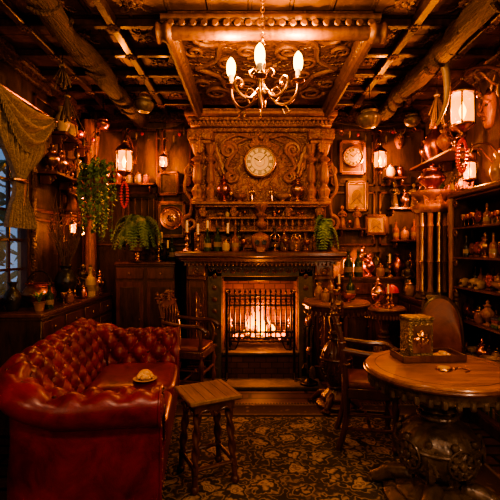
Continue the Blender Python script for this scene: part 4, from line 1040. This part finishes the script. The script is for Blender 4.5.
b=B('display_shelf_pottery'); rowin(b,3.70,4.6,1.95,2.34,1.2,1.6,['urn','figurine','vase','jar','inst'],'y',face=-pi/2); b.done()
hs('curio_ledge',1.98,2.095,3.66,4.30,1.98,-1); b=B('curio_ledge_ornaments'); rowin(b,3.68,4.28,2.035,1.98,.6,.75,['jar','bottle','figurine','skull'],'y',face=-pi/2); b.done()
hs('spice_ledge',1.98,2.095,4.0,4.62,1.55,-1); b=B('spice_ledge_jars'); rowin(b,4.02,4.60,2.035,1.55,.75,.95,['jar','bottle','goblet'],'y',face=-pi/2); b.done()
hs('plate_shelf',-1.975,-1.80,4.15,4.55,1.78,1); b=B('plate_shelf_jars'); rowin(b,4.17,4.53,-1.88,1.78,1.0,1.3,['jar','vase','bottle','figurine'],'y',face=pi/2); b.done()
hs('plate_ledge',-1.975,-1.80,3.72,4.55,2.14,1); b=B('plate_ledge_pots'); rowin(b,3.74,4.53,-1.88,2.14,.85,1.15,['jar','urn','books','figurine','inst'],'y',face=pi/2); b.done()
hs('high_plate_rail',-1.975,-1.82,3.95,4.60,2.58,1); b=B('plate_rail_urns'); rowin(b,3.97,4.58,-1.89,2.58,1.0,1.2,['urn','vase','bowl','jar'],'y',face=pi/2); b.done()
bs('back_ledge',1.66,2.05,1.52); b=B('back_ledge_bottles'); rowin(b,1.68,2.03,4.70,1.52,.9,1.1,['bottle','figurine','jar','gear']); b.done()
bs('corner_ledge',1.62,2.05,1.90); b=B('corner_ledge_pots'); rowin(b,1.64,2.03,4.70,1.90,.8,.95,['urn','vase','figurine']); b.done()
bs('apothecary_ledge',-1.72,-1.12,2.18); b=B('apothecary_jars'); rowin(b,-1.70,-1.14,4.70,2.18,.8,1.0,['bottle','jar','goblet','vase']); b.done()
bs('print_ledge',1.02,1.36,1.66,.10); b=B('print_ledge_jars'); rowin(b,1.04,1.34,4.715,1.66,.65,.8,['bottle','jar','goblet','figurine']); b.done()
bs('upper_ledge',1.58,1.83,2.26,.12) ; b=B('upper_ledge_carvings'); rowin(b,1.60,1.82,4.705,2.26,.9,1.1,['figurine','urn','skull','jar']); b.done()
def totem(nm,loc,s,rz=0):
    b=B(nm,loc,rz)
    b.lathe(prof([(.07*s,0),(.075*s,.03*s),(.05*s,.06*s),(.07*s,.15*s),(.06*s,.22*s),(.035*s,.26*s),(.06*s,.33*s),(.055*s,.42*s),(.03*s,.46*s),(.045*s,.50*s),(.05*s,.56*s),(.02*s,.62*s),(.001,.66*s)],4),WOP,None,24,6,.09,9)
    for sx in(-1,1):
        b.tube(spline([(0,sx*.05*s,.40*s),(-.04*s,sx*.12*s,.36*s),(-.09*s,sx*.10*s,.28*s),(-.10*s,sx*.04*s,.32*s)],5),lambda t:.02*s*(1-.4*t),WOP,seg=8)
        b.tube(spline([(0,sx*.03*s,.58*s),(0,sx*.09*s,.63*s),(-.02*s,sx*.10*s,.72*s)],5),lambda t:.014*s*(1-.8*t),BONE,seg=7)
    b.leafc(T(-.05*s,0,.05*s)@RZ(-pi/2),.3*s,.12*s,WOP,.1)
    b.done()
totem('carved_totem_figure',(1.93,3.52,1.91),.58)
def mask(nm,loc,rz,s,m=WOP):
    b=B(nm,loc,rz)
    def fn(u,v):
        a=-pi/2+pi*u; z=.16*s*math.sin(a); w=.095*s*max(0,math.cos(a))**.6*(1 if z>0 else 1+.3*z/(.16*s))
        x=w*math.cos(pi*v); y=-.06*s*math.sin(pi*v)*max(0,math.cos(a))**.5
        return (x,y,z)
    b.surf(fn,20,16,m)
    b.tube(spline([(0,-.055*s,.06*s),(0,-.085*s,.0),(0,-.095*s,-.03*s),(0,-.06*s,-.04*s)],5),lambda t:.010*s+.010*s*t,m,seg=8)
    for sx in(-1,1):
        b.tube(spline([(sx*.015*s,-.062*s,.055*s),(sx*.04*s,-.064*s,.072*s),(sx*.075*s,-.045*s,.05*s)],5),.011*s,m,seg=7)
        b.sph((sx*.038*s,-.052*s,.035*s),.014*s,BLK,10)
        b.tube(spline([(sx*.03*s,-.03*s,.12*s),(sx*.09*s,-.04*s,.17*s),(sx*.12*s,-.03*s,.26*s)],5),lambda t:.018*s*(1-.8*t),BONE,seg=7)
    b.ring((0,-.052*s,-.075*s),.03*s,.009*s,BLK if m is not WOP else WM,'y',18,6,sy=.5)
    b.done()
mask('horned_mask',(XR-.001,3.50,2.62),-pi/2,1.0); mask('tribal_mask',(XR-.001,2.95,2.35),-pi/2,1.0,WM); mask('demon_mask',(1.78,YB-.027,2.70),0,.6)
def garland(nm,P,n,seed):
    b=B(nm,(0,0,0)); rr=random.Random(seed); C=spline(P,8); b.tube(C,.004,TWIG,seg=5)
    for i in range(n):
        p=C[int((i+.5)/n*(len(C)-1))]; l=rr.uniform(.04,.12); b.tube([p,p-Vector((0,0,l))],.0018,IR,seg=4); q=p-Vector((0,0,l))
        t=i%5
        if t==0: b.lathe(prof([(.022,-.05),(.02,-.03),(.012,-.008),(.003,0)],3),BR,T(*q),12)
        elif t==1: b.ring((q.x,q.y,q.z-.025),.022,.005,CU,'y',16,5)
        elif t==2: b.lathe(prof([(.001,-.09),(.008,-.06),(.012,-.02),(.004,0)],3),BONE,T(*q),8)
        elif t==3: b.sph(q-Vector((0,0,.02)),.02,RED,10)
        else: b.lathe(prof([(.002,-.10),(.016,-.07),(.010,-.03),(.003,0)],3),TWIG,T(*q),10)
    b.done()
garland('hanging_trinket_garland',[(-1.78,3.92,2.93),(-1.72,4.1,2.66),(-1.7,4.3,2.64),(-1.70,4.55,2.93)],12,1)
garland('charm_garland',[(2.03,2.75,2.90),(1.90,3.0,2.78),(1.90,3.45,2.82),(2.03,3.6,2.92)],12,2)
garland('bell_garland',[(.97,4.70,2.90),(1.3,4.64,2.84),(1.62,4.64,2.84),(1.95,4.70,2.92)],12,3)
garland('chain_garland',[(-1.5,4.70,2.90),(-1.25,4.64,2.82),(-.95,4.64,2.82),(-.74,4.70,2.92)],10,4)
def pan(nm,loc,s,m=CU,top=H):
    b=B(nm,loc)
    b.lathe(prof([(.02*s,-.16*s),(.07*s,-.15*s),(.11*s,-.09*s),(.11*s,-.05*s),(.075*s,-.02*s),(.085*s,0),(.07*s,0),(.06*s,-.03*s)],4),m,seg=24)
    b.tube([(.08*s*math.cos(a),0,.0+.09*s*math.sin(a)) for a in [pi*k/12 for k in range(13)]],.005,IR,seg=6)
    b.tube([(0,0,.09*s),(0,0,top-loc[2])],.004,IR,seg=6); return b.done()
def herbs(nm,loc,L_,top=H,m=TWIG,r=.07):
    b=B(nm,loc); rr=random.Random(int(loc[0]*100+loc[1]*10))
    b.tube([(0,0,0),(0,0,top-loc[2])],.003,IR,seg=5); b.ring((0,0,-.03),.02,.008,CRM)
    for i in range(30):
        a=rr.uniform(0,6.28);q=rr.uniform(.2,1)*r
        P=spline([(0,0,.03),(q*.15*math.cos(a),q*.15*math.sin(a),-.04),(q*math.cos(a),q*math.sin(a),-L_*rr.uniform(.6,1))],5)
        b.tube(P,lambda t:.0025+.005*t,m,seg=5)
    return b.done()
pan('hanging_bronze_pot',(1.12,3.75,2.70),.95,BZ); pan('hanging_iron_kettle',(-.98,3.7,2.80),.8,BZ); pan('hanging_copper_pot',(1.66,4.10,2.78),.7,BZ); pan('hanging_copper_pan',(-1.56,4.25,2.78),.6,CU); pan('hanging_cauldron',(1.22,4.3,2.84),.7,BZ)
herbs('dried_herb_bundle',(1.66,3.55,2.80),.32); herbs('dried_reed_bundle',(-1.70,3.72,2.86),.28); herbs('dried_grass_bundle',(1.78,2.72,2.92),.3); herbs('dried_flower_bundle',(-1.5,3.2,2.9),.22)
b=B('hanging_tusk',(1.52,3.15,0)); b.tube([(0,0,2.9),(0,0,H)],.004,IR); b.tube(spline([(0,0,2.92),(.03,0,2.75),(.02,0,2.55),(-.05,0,2.38)],8),lambda t:.035*(1-.9*t)+.004,BONE,seg=12); b.ring((.0,0,2.9),.034,.008,BR); b.done()
b=B('hanging_utensil_rail',(0,0,0))
b.bx(-1.48,-1.10,YB-.06,YB-.04,2.0,2.03,IR,.004); b.bx(-1.47,-1.45,YB-.05,YB,1.99,2.04,IR,.003); b.bx(-1.13,-1.11,YB-.05,YB,1.99,2.04,IR,.003)
for k,x in enumerate((-1.44,-1.36,-1.28,-1.20,-1.14)):
    l=.22+.04*(k%3); b.tube([(x,YB-.065,2.01),(x,YB-.065,2.01-l)],.005,BR,seg=6)
    b.lathe(prof([(.002,0),(.03,.008),(.036,.02),(.03,.018)],3),BR if k%2 else CU,T(x,YB-.065,2.01-l-.02)@RX(pi/2),14)
b.done()
# ------------------------------------------------ camera, world
w=bpy.data.worlds.new('World'); bpy.context.scene.world=w; w.use_nodes=True
w.node_tree.nodes['Background'].inputs[0].default_value=(.42,.6,.85,1); w.node_tree.nodes['Background'].inputs[1].default_value=.6
cam=bpy.data.cameras.new('camera'); co=bpy.data.objects.new('camera',cam); bpy.context.collection.objects.link(co)
co.location=(0,0,1.4); co.rotation_euler=(pi/2,0,0); cam.lens=28.8; cam.sensor_width=36; cam.clip_start=.05
bpy.context.scene.camera=co
vs=bpy.context.scene.view_settings
try: vs.look='AgX - High Contrast'
except Exception: pass
